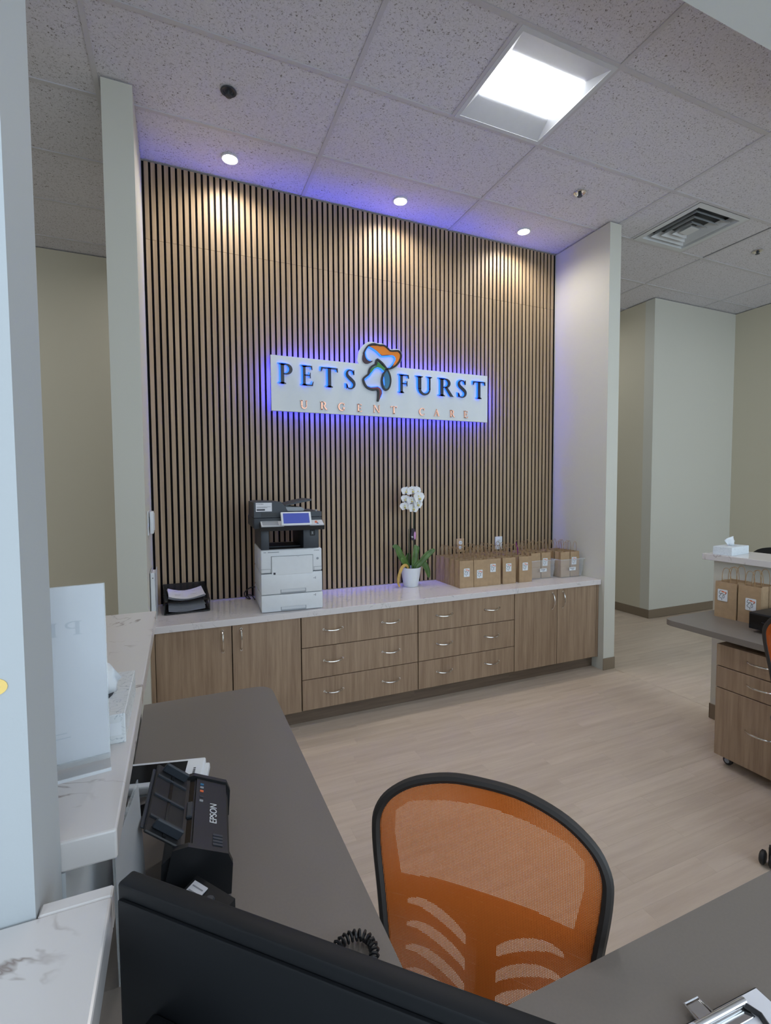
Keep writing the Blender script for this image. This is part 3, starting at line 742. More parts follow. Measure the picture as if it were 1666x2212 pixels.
G().lathe([(.004, 0), (.008, 0), (.008, .0006), (.004, .0006)], 14).xf(Matrix.Translation((.163, -PD + .0035, .325)) @ Matrix.Rotation(R(90), 4, 'X')).build('round_button', 'grey', body)
put_text('KYOCERA', .0075, 'line', body, Matrix.Translation((.158, -PD + .0036, .377)) @ FRONT)
G().box(-.175, -.158, -PD + .0033, -PD + .0039, .3745, .3795).box(-.150, -.08, -PD + .0033, -PD + .0039, .3745, .3795).build('model_marks', 'grey', body)
# side vents
for i in range(9): G().box(-PW - .0006, -PW + .001, -.02, .06, .26 + i * .008, .263 + i * .008).build('side_vent', 'white2', body)
# recess and posts
G().box(-.172, .172, -PD + .03, PD - .05, .3915, .3935).build('output_bay', 'black', t)
G().rbox(-.15, .12, -.10, .1, .393, .400, .002, 1).build('output_ramp', 'black2', t)
pl = G().rbox(-.188, -.138, -PD + .012, PD - .02, .392, .535, .004, 2).build('left_post', 'black2', t, True)
pr = G().rbox(.075, .175, -PD + .012, PD - .02, .392, .535, .004, 2).build('right_post', 'black2', t, True)
G().rbox(.118, .150, -PD + .0095, -PD + .014, .472, .508, .004, 2).build('usb_port_frame', 'black', pr)
G().box(.130, .136, -PD + .0085, -PD + .010, .482, .498).build('usb_slot', 'grey', pr)
sc = G().rbox(-.228, .195, -PD + .005, PD + .03, .525, .592, .006, 2).build('scanner_bed', 'black2', t, True)
G().box(-.2285, .1955, -PD + .0045, PD + .0305, .5825, .5838).build('scanner_seam', 'black', sc)
adf = G().prism([(-.226, .594), (.195, .594), (.195, .625), (.05, .628), (-.02, .632), (-.045, .672), (-.062, .690), (-.19, .694), (-.226, .688)], 'y', -PD + .012, PD - .02).build('document_feeder', 'black2', t)
G().box(-.18, -.09, -PD + .009, -PD + .0122, .60, .624).build('feeder_grip', 'black', adf)
lab = G().box(-.215, -.118, -PD + .0112, -PD + .0119, .632, .686).build('label_plate', 'paper', adf)
put_text('KYOCERA', .0095, 'ink', lab, Matrix.Translation((-.19, -PD + .0108, .678)) @ FRONT)
G().box(-.21, -.16, -PD + .0108, -PD + .0111, .638, .647).box(-.21, -.125, -PD + .0108, -PD + .0111, .660, .6615).box(-.21, -.145, -PD + .0108, -PD + .0111, .655, .6565).build('label_print', 'ink', lab)
G().prism([(-.05, .642), (.035, .640), (.05, .652), (-.05, .668)], 'y', -PD + .05, PD - .06).build('feed_slot', 'black2', adf)
G().prism([(-.03, .668), (-.02, .664), (.14, .694), (.14, .706), (.06, .692)], 'y', -PD + .06, PD - .07).build('feed_tray', 'black2', adf)
G().prism([(-.02, .630), (.08, .630), (.09, .640), (.07, .654), (-.03, .656)], 'y', -PD + .03, PD - .1).build('eject_guide', 'grey', adf)
G().lathe([(.006, 0), (.006, .012), (.002, .016)], 10).xf(Matrix.Translation((.165, -PD + .04, .622))).build('hinge_knob', 'grey', adf)
cp = G().prism([(-PD - .062, .5395), (-PD + .01, .568), (-PD + .01, .535), (-PD - .055, .515)], 'x', -.195, .198).build('control_panel', 'black', t)
def onpanel(x0, x1, a, b, h0, h1, nm, mat, par):
    d = Vector((0, .072, .0285)).normalized(); nrm = Vector((0, -.0285, .072)).normalized(); o = Vector((0, -PD - .062, .5395)); g = G(); vs = []
    for h in (h0, h1):
        for (x, s) in ((x0, a), (x1, a), (x1, b), (x0, b)):
            q = o + d * s + nrm * h; vs.append((x, q.y, q.z))
    return g.add(vs, [(0, 3, 2, 1), (4, 5, 6, 7), (0, 1, 5, 4), (1, 2, 6, 5), (2, 3, 7, 6), (3, 0, 4, 7)]).build(nm, mat, par)
onpanel(-.190, -.055, .004, .076, 0, .006, 'card_reader_panel', 'white2', cp); onpanel(-.182, -.085, .012, .068, .006, .0066, 'card_reader', 'grey', cp)
kp = onpanel(.105, .194, .004, .076, 0, .006, 'key_panel', 'white2', cp)
onpanel(.145, .158, .045, .056, .006, .008, 'key', 'redlab', kp); onpanel(.142, .160, .03, .038, .006, .008, 'key', 'redlab', kp); onpanel(.122, .13, .055, .062, .006, .008, 'key', 'white', kp); onpanel(.150, .163, .018, .026, .006, .008, 'key', 'teal', kp)
tsM = Matrix.Translation((.02, -PD - .060, .585)) @ Matrix.Rotation(R(-28), 4, 'X')
s_ = G().rbox(-.093, .093, -.006, .006, -.043, .047, .004, 2).xf(tsM).build('touch_screen', 'white', cp, True)
G().box(-.080, .080, -.0068, -.0058, -.031, .037).xf(tsM).build('display', 'screen', s_)
# ---- printer power cord
G().tube(smoothp([(x_ - .828, y_ + .3, z_) for x_, y_, z_ in [(.645, -.12, .09), (.60, -.07, .075), (.565, -.06, .04), (.575, -.08, .012), (.60, -.11, .006), (.585, -.05, .02), (.61, -.10, .028), (.628, -.15, .006)]], 5), .0042, 7).build('power_cord', 'black', t, True)

# ---- outlets
def outlet(x, mat, label):
    t = thing('power_outlet', label, 'outlet', (x, 0, 1.035))
    G().rbox(-.037, .037, -.006, -.0006, -.057, .057, .002, 2).build('cover_plate', mat, t)
    for z in (-.022, .022):
        o = G().lathe([(.017, 0), (.017, .003), (.002, .003)], 16).xf(Matrix.Translation((0, -.0058, z)) @ Matrix.Rotation(R(90), 4, 'X')).build('socket', 'white', t)
        G().box(-.007, -.0045, -.0096, -.0086, z - .003, z + .007).box(.0045, .007, -.0096, -.0086, z - .003, z + .007).lathe([(.003, 0), (.003, .001)], 8, (0, -.0092, z - .010)).build('slots', 'ink', o)
outlet(2.372, 'almond', 'wood-tone outlet plate with white sockets on the slat wall')
outlet(2.767, 'white', 'white outlet plate on the slat wall above the bags')

# ---- orchid
OX, OY = 1.835, -.14
t = thing('potted_orchid', 'white orchid with green leaves in a white pot on the counter', 'plant', (OX, OY, HC))
G().lathe([(.054, 0), (.058, .002), (.078, .135), (.080, .150), (.077, .150), (.074, .135), (.072, .125)], 32).build('pot', 'white', t, True)
G().lathe([(.001, .128), (.04, .132), (.072, .128), (.072, .118), (.001, .118)], 20).build('soil', 'soil', t)
def leaf(pts, w, mat='leaf', nm='leaf', tw=0):
    q = smoothp(pts, 4); n = len(q); rows = []
    for i, p in enumerate(q):
        s = i / (n - 1); ww = w * (math.sin(PI * min(1, .12 + .88 * s) ** 1.15) ** .6) * .5 + .004
        a = Vector(q[max(0, i - 1)]); b = Vector(q[min(n - 1, i + 1)]); d = (b - a).normalized()
        side = d.cross(Vector((math.sin(tw), -math.cos(tw), .25))).normalized(); nrm = side.cross(d).normalized()
        c = Vector(p)
        rows.append([tuple(c + side * ww * k + nrm * abs(k) * ww * .28) for k in (-1, -.5, 0, .5, 1)])
    o = G().grid(rows).build(nm, mat, t, 'all', recalc=False)
    md = o.modifiers.new('thick', 'SOLIDIFY'); md.thickness = .0016
    return o
# (local coordinates: x right, y into wall, z above counter)
leaf([(-.02, -.01, .14), (-.06, -.015, .19), (-.10, -.02, .25), (-.13, -.02, .31), (-.165, -.02, .325)], .048)
leaf([(-.03, .0, .14), (-.055, -.02, .18), (-.085, -.03, .21), (-.095, -.03, .235)], .03)
leaf([(.02, -.01, .14), (.06, -.03, .175), (.11, -.045, .235), (.15, -.05, .265), (.185, -.055, .285)], .042)
leaf([(.01, -.02, .14), (.02, -.02, .19), (.03, -.02, .26), (.035, -.01, .325)], .045)
leaf([(.03, .01, .14), (.045, .02, .22), (.06, .02, .27), (.075, .02, .31)], .035)
leaf([(-.02, .01, .14), (-.02, .02, .2), (-.005, .02, .26)], .04)
leaf([(.02, -.02, .14), (.055, -.03, .175), (.09, -.035, .18), (.125, -.04, .12), (.14, -.04, .06)], .045)
leaf([(-.03, -.02, .14), (-.055, -.03, .172), (-.09, -.035, .16), (-.118, -.035, .10), (-.125, -.035, .04), (-.112, -.035, .005)], .016, 'leafy')
for sx, pts in ((0, [(-.01, 0, .13), (-.012, 0, .3), (-.005, 0, .5), (.0, 0, .62), (.02, -.01, .73), (.045, -.03, .74)]), (1, [(.015, -.01, .13), (.018, -.01, .3), (.022, -.005, .5), (.025, 0, .6), (.0, -.01, .70), (-.03, -.03, .73)]), (2, [(-.022, -.012, .13), (-.024, -.01, .45)]), (3, [(.03, .01, .13), (.036, .01, .58)])):
    G().tube(smoothp(pts, 4), .0032 if sx < 2 else .0024, 6).build('flower_stem', 'stem', t, True)
def petalg(ln, w, a, cup):
    rows = []
    for i in range(7):
        s = i / 6; ww = w * math.sin(PI * (.08 + .86 * s) ** .85) ** .7 * .5
        rows.append([(k * ww, -cup * (s * s) * .6 - abs(k) * 0.003 + .002 * math.sin(5 * s), s * ln) for k in (-1, -.5, 0, .5, 1)])
    return G().grid(rows).xf(Matrix.Rotation(R(a), 4, 'Y'))
fg = G()
for a, ln, w, c in ((0, .036, .028, .004), (128, .036, .026, .004), (-128, .036, .026, .004)):
    g2 = petalg(ln, w, a, c); fg.add(g2.v, g2.f)
for a in (72, -72):
    g2 = petalg(.042, .052, a, .008); g2.xf(Matrix.Translation((0, -.003, 0))); fg.add(g2.v, g2.f)
fm = fg.mesh('flower', 'petal', 'all', recalc=False)
lg = G().lathe([(.001, 0), (.006, .004), (.008, .012), (.003, .02), (.001, .022)], 10).xf(Matrix.Translation((0, -.006, -.004)) @ Matrix.Rotation(R(115), 4, 'X'))
lg.lathe([(.001, 0), (.004, .003), (.003, .008), (.001, .010)], 8, (0, -.008, .004))
lm = lg.mesh('flower_lip', 'lip', True)
for (x, z, yy, rz, ry, s) in ((-.055, .745, -.04, -25, 8, 1.0), (-.008, .748, -.045, -5, -6, 1.05), (.035, .748, -.03, 25, 4, 1.05), (.038, .695, -.055, 15, -4, 1.3), (-.06, .685, -.04, -35, 10, .9), (-.018, .672, -.05, -5, 0, .95), (.03, .645, -.05, 18, 8, 1.15), (-.062, .628, -.035, -32, -6, 1.0), (-.005, .612, -.05, 4, 5, 1.1), (.065, .665, -.02, 60, 0, .9), (.06, .64, -.02, 55, 10, .8)):
    o = put('flower', fm, t, (x, yy, z)); o.rotation_euler = (R(-8), R(ry), R(rz)); o.scale = (s, s, s)
    put('flower_lip', lm, o)
tg = G().prism(rounded([(-.006, .46, .004), (.022, .45, .01), (.036, .40, .015), (.028, .365, .012), (-.006, .362, .012), (-.014, .40, .01)], 4), 'y', -.03, -.028).build('plant_tag', 'tagd', t)
G().prism(arc(.022, .40, .008, .032, 0, 360, 10), 'y', -.0304, -.0301).build('tag_print', 'tagp', tg)
G().box(-.010, .006, -.0304, -.0301, .392, .396).box(-.008, .008, -.0304, -.0301, .384, .387).build('tag_text', 'paper', tg)

# ---- kraft bags
def bag_meshes(w, d, h, seed):
    rnd = random.Random(seed); j = lambda a: rnd.uniform(-a, a)
    wo = w / 2; do = d / 2; ins = .012; th = .0006
    g = G()
    zs = [0, h * .33, h * .66, h]; ring = []
    for z in zs:
        s = z / h; k = ins * s + j(.001); y0 = -do + j(.001) + .004 * s; y1 = do - .004 * s + j(.001)
        ring.append([(-wo + j(.0008), y0, z), (wo + j(.0008), y0, z), (wo - k, 0, z), (wo + j(.0008), y1, z), (-wo + j(.0008), y1, z), (-wo + k, 0, z)])
    vs = [p for r_ in ring for p in r_]; fs = [(5, 4, 3, 2, 1, 0)]
    for i in range(3):
        for k in range(6): fs.append((i * 6 + k, i * 6 + (k + 1) % 6, (i + 1) * 6 + (k + 1) % 6, (i + 1) * 6 + k))
    g.add(vs, fs)
    # folded-over rim inside the mouth and an inner floor of paper
    inner = [(p[0] * .985, p[1] * .96, h - .0005) for p in ring[3]]; inner2 = [(p[0] * .98, p[1] * .95, h - .12 * h / .21) for p in ring[3]]
    top = ring[3]; o = len(g.v); g.v += top + inner + inner2
    for k in range(6):
        k2 = (k + 1) % 6; g.f += [(o + k, o + k2, o + 6 + k2, o + 6 + k), (o + 6 + k, o + 6 + k2, o + 12 + k2, o + 12 + k)]
    g.f.append(tuple(o + 12 + k for k in range(6)))
    hs = []
    for yv in (-do + .007, do - .007):
        r = w * .20; up = h * .40; lean = j(.005)
        pts = [(-r, yv, h - .03), (-r * 1.02, yv, h), (-r * .98, yv + lean * .3, h + up * .45), (-r * .72, yv + lean * .7, h + up * .84), (-r * .3, yv + lean, h + up * .98), (r * .3, yv + lean, h + up * .98), (r * .72, yv + lean * .7, h + up * .84), (r * .98, yv + lean * .3, h + up * .45), (r * 1.02, yv, h), (r, yv, h - .03)]
        hs.append(G().tube(smoothp(pts, 2), .0017, 5).mesh('handle', 'kraftd', True))
    return g.mesh('bag_body', 'kraft', False, False), hs
def stick(parent, w, d, x, z, s=.05, rot=0):
    q = G().prism(rounded([(-s * .5, -s * .62, s * .09), (s * .5, -s * .62, s * .09), (s * .5, s * .62, s * .09), (-s * .5, s * .62, s * .09)], 3), 'y', -.0012, -.0004)
    mtx = Matrix.Translation((x, -d / 2, z)) @ Matrix.Rotation(R(rot), 4, 'Y')
    o = q.xf(mtx).build('sticker', 'white', parent)
    scaled(SG, s * 1.05, (0, -.0013, 0)).xf(mtx).build('sticker_print', 'ink', o)
    scaled(SO, s * 1.05, (0, -.0015, 0)).xf(mtx).build('sticker_print', 'redlab', o)
BV = [bag_meshes(.124, .072, .210, s) for s in range(4)]
def bag(x, y, z, label, group, rz=0, v=None, st=None, meshes=None):
    mb, hs = meshes or BV[v if v is not None else random.randrange(4)]
    t = thing('paper_bag', label, 'bag', (x, y, z), R(rz), group)
    put('bag_body', mb, t)
    for h_ in hs: put('handle', h_, t)
    if st: stick(t, .124, .072 + st[4] if len(st) > 4 else .072, *st[:4])
    return t
GC = 'kraft bags grouped on the back counter'
cols = [2.193, 2.319, 2.445, 2.589, 2.751]
front = [('front-row kraft bag with a square emblem sticker, end bag beside the orchid', (-.002, .118, .052, 0)),
         ('front-row kraft bag with its emblem sticker placed low, second from the orchid', (-.012, .100, .052, 0)),
         ('front-row kraft bag with its emblem sticker placed high, third from the orchid', (-.012, .138, .052, 0)),
         ('front-row kraft bag, emblem sticker centred, fourth from the orchid', (-.008, .132, .052, 0)),
         ('front-row kraft bag with emblem sticker, end bag next to the clear bin', (-.006, .128, .052, 0))]
CN = ['in the column beside the orchid', 'second column from the orchid', 'middle column', 'second column from the bins', 'in the column beside the bins']
RN = ['', 'directly behind the front row', 'in the middle row', 'one row off the slat wall', 'against the slat wall']
for c, x in enumerate(cols):
    for r_ in range(5):
        plab = 'plain kraft bag ' + RN[r_] + ', ' + CN[c]
        yy = -.352 + r_ * .0765
        if r_ == 0:
            st = front[c][1]; bag(x, yy + (.0, -.006, -.002, -.005, -.005)[c], HC, front[c][0], GC, (0, -1, -1, -1.5, -2)[c], c % 4, st)
        elif r_ == 4 and c == 2: bag(x, -.0445, HC, plab, GC, 0)
        else:
            bag(x + random.uniform(-.0008, .0008) + (c > 2) * random.uniform(-.005, .005), min(yy, -.0445), HC, plab, GC, random.uniform(-.5, .5))
# curled ribbon on a bag handle
tag(G().ribbon(smoothp([(2.735, 1.075), (2.742, 1.045), (2.752, 1.02), (2.757, .985), (2.753, .965)], 4), [.003, .006, .008, .010, .010, .012, .014, .014, .013, .012, .012, .012, .010, .009, .008, .006, .004], -.285, -.2835).build('ribbon', 'purple'), 'small purple ribbon sticking up among the kraft bag handles', 'ribbon')
# ---- clear bins with bags
def bin_(x0, x1, y0, y1, label):
    t = thing('storage_bin', label, 'bin', ((x0 + x1) / 2, (y0 + y1) / 2, HC), 0, 'clear plastic storage bins')
    w, d, h, f = (x1 - x0) / 2, (y1 - y0) / 2, .160, .018
    def lay(k, z): return [(-w + k, -d + k, z), (w - k, -d + k, z), (w - k, d - k, z), (-w + k, d - k, z)]
    rings = [lay(f, 0), lay(.004, h * .62), lay(.010, h * .63), lay(.001, h), lay(-.006, h), lay(-.006, h - .008)]
    vs = [p for r_ in rings for p in r_]; fs = [(3, 2, 1, 0)]
    for i in range(len(rings) - 1):
        for k in range(4): fs.append((i * 4 + k, i * 4 + (k + 1) % 4, (i + 1) * 4 + (k + 1) % 4, (i + 1) * 4 + k))
    G().add(vs, fs).build('bin_shell', 'clearbin', t, False, recalc=False)
    l = G().box(-.035, .035, -d + .0005, -d + .0015, h * .38, h * .55).build('bin_label', 'white', t)
    G().box(-.028, .02, -d - .0001, -d + .0004, h * .48, h * .505).box(-.01, .012, -d - .0001, -d + .0004, h * .42, h * .44).build('label_print', 'ink', l)
    return t
bin_(2.838, 3.100, -.350, -.040, 'clear plastic bin of kraft bags beside the loose bags')
bin_(3.112, 3.370, -.398, -.088, 'clear plastic bin of kraft bags against the right wing wall')
BB = [bag_meshes(.098, .078, .215, 20 + s) for s in range(3)]
for bi, (bx, by) in enumerate(((2.969, -.195), (3.241, -.243))):
    for i, dx in enumerate((-.053, .053)):
        for j, dy in enumerate((-.088, 0, .088)):
            lab = ('kraft bag with emblem sticker standing in the bin by the loose bags', 'kraft bag with emblem sticker standing in the bin by the wing wall')[bi] if (i == 1 and j == 0) else ('plain kraft bag at the ' + ('front', 'middle', 'back')[j] + (' orchid side', ' wing-wall side')[i] + ' of the ' + ('bin by the loose bags', 'bin against the wall')[bi])
            t = bag(bx + dx, by + dy, HC + .002, lab, 'kraft bags inside the clear bins', 0, meshes=BB[(i + j) % 3])
            if i == 1 and j == 0: stick(t, .098, .0785, -.012, .135, .052, 2)

# ================================================================== ITEMS ON THE NEAR LEDGE
t = thing('sign_holder', 'upright acrylic sign holder with a white sheet on the near ledge', 'sign holder', (-.052, -2.681, LZ), R(8))
G().box(-.108, .108, -.0025, -.0015, .012, .292).build('acrylic_front', 'acrylic', t)
G().box(-.108, .108, .0015, .0025, .012, .292).build('acrylic_back', 'acrylic', t)
G().rbox(-.108, .108, -.034, .034, 0, .004, .001, 1).build('foot', 'acrylic', t)
G().box(-.108, .108, -.0362, -.0342, 0, .0045).build('foot_edge_glint', 'white', t)  # edge highlight of the clear foot, put in as a white strip
G().box(-.108, .108, -.002, .002, .004, .013).build('riser', 'acrylic', t)
sh = G().box(-.1065, .1065, -.0008, .0008, .0135, .291).build('sheet', 'paper', t)
for ch, x0, x1 in (('P', .052, .076), ('E', .018, .044), ('T', -.016, .012)):
    g = glyph_geo(ch, 0, x1 - x0, .214, .236, -.0012, -.0009)
    g.v = [(x1 - a[0], a[1], a[2]) for a in g.v]; g.build('showthrough_letter', 'inkfaint', sh)
G().box(.0, .055, -.0012, -.0009, .052, .0535).box(.02, .05, -.0012, -.0009, .0595, .061).build('showthrough_line', 'inkfaint', sh)
def tissue(x, y, z, rz, w, d, h, mat, label, flip):
    t = thing('tissue_box', label, 'tissue box', (x, y, z), R(rz))
    G().rbox(-w, w, -d, d, 0, h, .0015, 1).build('carton', mat, t)
    if flip: G().box(-w * .9, w * .9, -d - .0006, -d, h * .3, h * .72).box(w - .0008, w + .0006, -d * .99, -d * .94, 0, h * .98).build('end_flap', 'white', t)
    G().prism(arc(0, 0, w * .5, d * .45, 0, 360, 20), 'z', h + .0002, h + .001).build('opening', 'ink' if flip else 'white2', t)
    rows = []
    for i in range(9):
        s = i / 8; hh = .062 * math.sin(PI * (.12 + .8 * s)) ** .6
        rows.append([((-.045 + .09 * s) * (1 - .35 * (1 - k)) + .006 * math.sin(9 * s + k * 3), (.012 * math.sin(7 * s + 2 * k) - .018 * k * (s - .5)), h + .001 + hh * k) for k in (0, .33, .66, 1)])
    o = G().grid(rows).build('tissue', 'white', t, 'all', recalc=False); o.modifiers.new('thick', 'SOLIDIFY').thickness = .0012
    return t
tissue(.017, -2.505, LZ, 0, .055, .11, .052, 'tissue1', 'swirl-print tissue box behind the acrylic sign holder', True)
tissue(3.445, -1.555, LZ, 8, .112, .055, .052, 'tissue2', 'white tissue box on the far ledge above the bags', False)
dc = thing('wall_decal', 'small yellow ring decal on the white wall end', 'decal', (-.006, -2.9702, 1.337))
G().ribbon([(a, b) for a, b in arc(0, 0, .0095, .006, 0, 345, 20)], .006, -.0008, -.0001, True).build('ring', 'yellow', dc)

# ================================================================== ITEMS ON THE NEAR DESK
# ---- monitor (its back towards the camera)
mu = Vector((.7225, -.6914, 0)); ang = math.atan2(mu.y, mu.x)
t = thing('computer_monitor', 'black computer monitor seen from behind on the corner desk', 'monitor', (.0985, -2.995, DZ), ang)
# local x along width, local y towards the screen side
G().rbox(0, .545, 0, .020, .05, .38, .003, 2).build('housing', 'monitor', t, True)
G().box(.002, .543, .0005, .0012, .3735, .3745).build('seam_groove', 'black', t)
G().rbox(.004, .541, -.004, .0, .055, .366, .003, 2).build('back_panel', 'monitor', t, True)
G().box(.008, .537, .0201, .0208, .06, .372).build('screen', 'blackg', t)
G().rbox(.155, .39, -.03, -.004, .09, .22, .012, 3).build('electronics_bulge', 'monitor', t, True)
G().rbox(.05, .125, -.040, -.004, .14, .262, .003, 2).build('rear_block', 'black', t, True)
G().rbox(.205, .25, -.05, -.004, .18, .266, .004, 2).build('hinge_cap', 'grey', t, True)
G().rbox(.245, .305, -.075, -.036, .03, .22, .006, 2).build('stand_neck', 'monitor', t, True)
G().rbox(.16, .39, -.105, .075, 0, .010, .004, 2).build('stand_base', 'black', t, True)
# ---- desk phone
t = thing('desk_phone', 'black office desk phone half hidden behind the monitor', 'phone', (.100, -2.660, DZ), R(-53.6))
G().prism([(-.02, 0), (.10, 0), (.10, .062), (-.02, .038)], 'x', .002, .105).build('base', 'black', t)
def onph(x, y): return .042 + .2 * y
G().prism([(.03, onph(0, .03) + .001), (.09, onph(0, .09) + .001), (.09, onph(0, .09) + .003), (.03, onph(0, .03) + .003)], 'x', .01, .045).build('label_strip', 'paper', t)
for i in range(6):
    yv = .036 + i * .009; G().box(.014, .041, yv, yv + .002, onph(0, yv) + .0032, onph(0, yv) + .0036).build('label_line', 'inkgrey', t)
for (x, yv) in ((.066, .076), (.086, .064), (.066, .052), (.086, .04)):
    G().lathe([(.001, .006), (.007, .006), (.009, .003), (.009, -.002)], 12, (x, yv, onph(0, yv))).build('key', 'black2', t, True)
for i in range(2):
    for j in range(3): G().rbox(.05 + j * .017, .063 + j * .017, .002 + i * .016, .014 + i * .016, onph(0, .008 + i * .016) - .001, onph(0, .008 + i * .016) + .004, .001, 1).build('key', 'black2', t)
hsx = smoothp([(.006, -.008, .050), (.03, -.008, .056), (.07, -.008, .056), (.10, -.008, .050)], 4)
G().tube(hsx, [.014, .014, .012, .010, .009, .009, .009, .009, .010, .012, .013, .014, .013][:len(hsx)], 10).build('handset', 'black', t, True)
def coil(path, r, pitch, tube_r, name, label):
    q = smoothp(path, 10); pts = [Vector(p) for p in q]; out = []; L = 0; up = Vector((0, 0, 1))
    for i in range(len(pts) - 1):
        d = pts[i + 1] - pts[i]; l = d.length; d.normalize(); a = (up - d * up.dot(d)).normalized(); b = d.cross(a); k = max(1, int(l / (pitch / 8)))
        for m in range(k):
            s = m / k; th = (L + l * s) / pitch * 2 * PI; c = pts[i].lerp(pts[i + 1], s); out.append(tuple(c + a * math.cos(th) * r + b * math.sin(th) * r))
        L += l
    return tag(G().tube(out, tube_r, 5).build(name, 'black', None, True), label, 'cord')
coil([(.30, -2.86, DZ + .012), (.36, -2.82, DZ + .012), (.41, -2.79, DZ + .012), (.445, -2.795, DZ + .012), (.452, -2.83, DZ + .012), (.42, -2.87, DZ + .012)], .007, .0085, .0026, 'phone_cord', 'black coiled phone cord looping out on the bare desktop')
coil([(.108, -2.60, DZ + .02), (.122, -2.612, DZ + .035), (.150, -2.617, DZ + .045)], .010, .011, .003, 'phone_cord', 'black coiled phone cord bunched between scanner and desk phone')
# ---- document scanner
t = thing('document_scanner', 'black sheet-fed document scanner with open paper tray on the desk', 'scanner', (.159, -2.463, DZ), R(-4))
prof = [(-.035, 0), (.088, 0), (.092, .055), (.085, .075), (.02, .105), (.0, .108), (-.03, .085)]
G().prism(prof, 'y', -.12, .12).build('body', 'black', t)
for s in (-1, 1):
    G().prism([(-.035, 0), (.094, 0), (.098, .06), (.09, .082), (.018, .114), (-.01, .112)], 'y', s * .121 - .006, s * .121 + .006).build('end_cap', 'black', t)
pn = G().prism([(.088, .0755), (.024, .105), (.0245, .107), (.0885, .0775)], 'y', -.114, .114).build('control_panel', 'black', t)
tilt = math.atan2(.0295, -.064)
pmx = Matrix.Translation((.062, -.005, .0900)) @ Matrix.Rotation(R(24.8), 4, 'Y') @ Matrix.Rotation(R(90), 4, 'Z')
put_text('EPSON', .022, 'white', pn, pmx, 'brand_lettering')
for (dx, yv, m_) in ((.036, .092, 'teal'), (.036, .08, 'grey'), (.036, .066, 'redlab'), (.036, .045, 'black2'), (.036, .03, 'grey')):
    G().box(-.004, .004, -.003, .003, -.0002, .0012).xf(Matrix.Translation((dx, yv, .1018)) @ Matrix.Rotation(R(24.8), 4, 'Y')).build('button', m_, pn)
for i in range(4): G().box(-.010, .010, -.003, .003, -.0002, .0014).xf(Matrix.Translation((.070, -.075 - i * .009, .0862)) @ Matrix.Rotation(R(24.8), 4, 'Y')).build('latch_rib', 'black2', pn)
G().box(.005, .02, -.11, .11, .100, .1065).build('feed_slot', 'blackg', t)
G().rbox(.008, .020, -.03, .02, .104, .112, .002, 1).build('feed_guide', 'black2', t)
TM = Matrix.Translation((.004, 0, .103)) @ Matrix.Rotation(R(40), 4, 'Y')
tr = G().rbox(-.082, 0, -.115, .115, -.003, .003, .002, 1).xf(TM).build('input_tray', 'black', t)
for yv in (-.07, 0, .07): G().box(-.078, -.006, yv - .003, yv + .003, .003, .006).xf(TM).build('tray_rib', 'black2', tr)
G().box(-.045, -.038, -.112, .112, .003, .0045).xf(TM).build('tray_groove', 'blackg', tr)
for s in (-1, 1): G().rbox(-.07, -.01, s * .098 - .004, s * .098 + .004, .003, .022, .002, 1).xf(TM).build('paper_guide', 'black2', tr)
G().rbox(-.088, -.060, -.10, .10, -.007, -.0035, .001, 1).xf(TM).build('tray_extension', 'black2', tr)
# ---- white card terminal
t = thing('payment_terminal', 'white payment terminal with dark screen lying behind the scanner', 'terminal', (.115, -2.165, DZ), R(-13))
tmx = Matrix.Rotation(R(16), 4, 'X')
G().rbox(-.10, .10, -.042, .042, .004, .030, .005, 3).xf(tmx).xf(Matrix.Translation((0, 0, .012))).build('body', 'white', t, True)
G().rbox(.085, .112, -.036, .030, .002, .022, .004, 2).xf(tmx).xf(Matrix.Translation((0, 0, .012))).build('printer_end', 'white', t, True)
G().box(-.092, .055, -.026, .032, .0302, .0308).xf(tmx).xf(Matrix.Translation((0, 0, .012))).build('display', 'blackg', t)
for (yv) in (-.012, -.007, -.002, .004): G().box(.074, .080, yv, yv + .003, .0302, .0306).xf(tmx).xf(Matrix.Translation((0, 0, .012))).build('logo_mark', 'ink', t)
G().prism([(-.04, 0), (.042, 0), (.042, .026), (-.04, .004)], 'x', -.09, .08).build('stand', 'grey', t)
# ---- small items by the ledge
t = thing('power_adapter', 'black power adapter with grey plug beside the payment terminal', 'adapter', (.062, -2.262, DZ), R(-70))
G().rbox(-.016, .016, -.02, .02, 0, .03, .004, 2).build('brick', 'black', t, True)
G().rbox(-.012, .012, -.034, -.021, .004, .024, .003, 2).build('plug', 'grey', t, True)
G().tube(smoothp([(0, .02, .015), (0, .03, .012), (.004, .04, .008)], 4), .003, 6).build('lead', 'black', t, True)
# ---- acrylic brochure stand with paper
t = thing('brochure_stand', 'clear acrylic stand with a printed sheet between ledge and scanner', 'sign holder', (.083, -2.612, DZ), 0)
A0, A1 = Vector((-.003, .086, .23)), Vector((-.026, -.094, .23))
B0, B1 = Vector((.005, .10, 0)), Vector((-.022, -.10, 0))
def quad(p0, p1, p2, p3, off, nm, mat, par):
    n = (p1 - p0).cross(p3 - p0).normalized(); vs = [p + n * o for o in off for p in (p0, p1, p2, p3)]
    return G().add(vs, [(0, 1, 2, 3), (7, 6, 5, 4), (0, 4, 5, 1), (1, 5, 6, 2), (2, 6, 7, 3), (3, 7, 4, 0)]).build(nm, mat, par)
quad(A0, A1, B1, B0, (0, .002), 'acrylic_sheet', 'acrylic', t)
lerp = lambda u, v: (A0.lerp(A1, u)).lerp(B0.lerp(B1, u), v)
pp = quad(lerp(.03, .03), lerp(.97, .03), lerp(.97, .8), lerp(.03, .8), (.0024, .0032), 'printed_sheet', 'filmpaper', t)
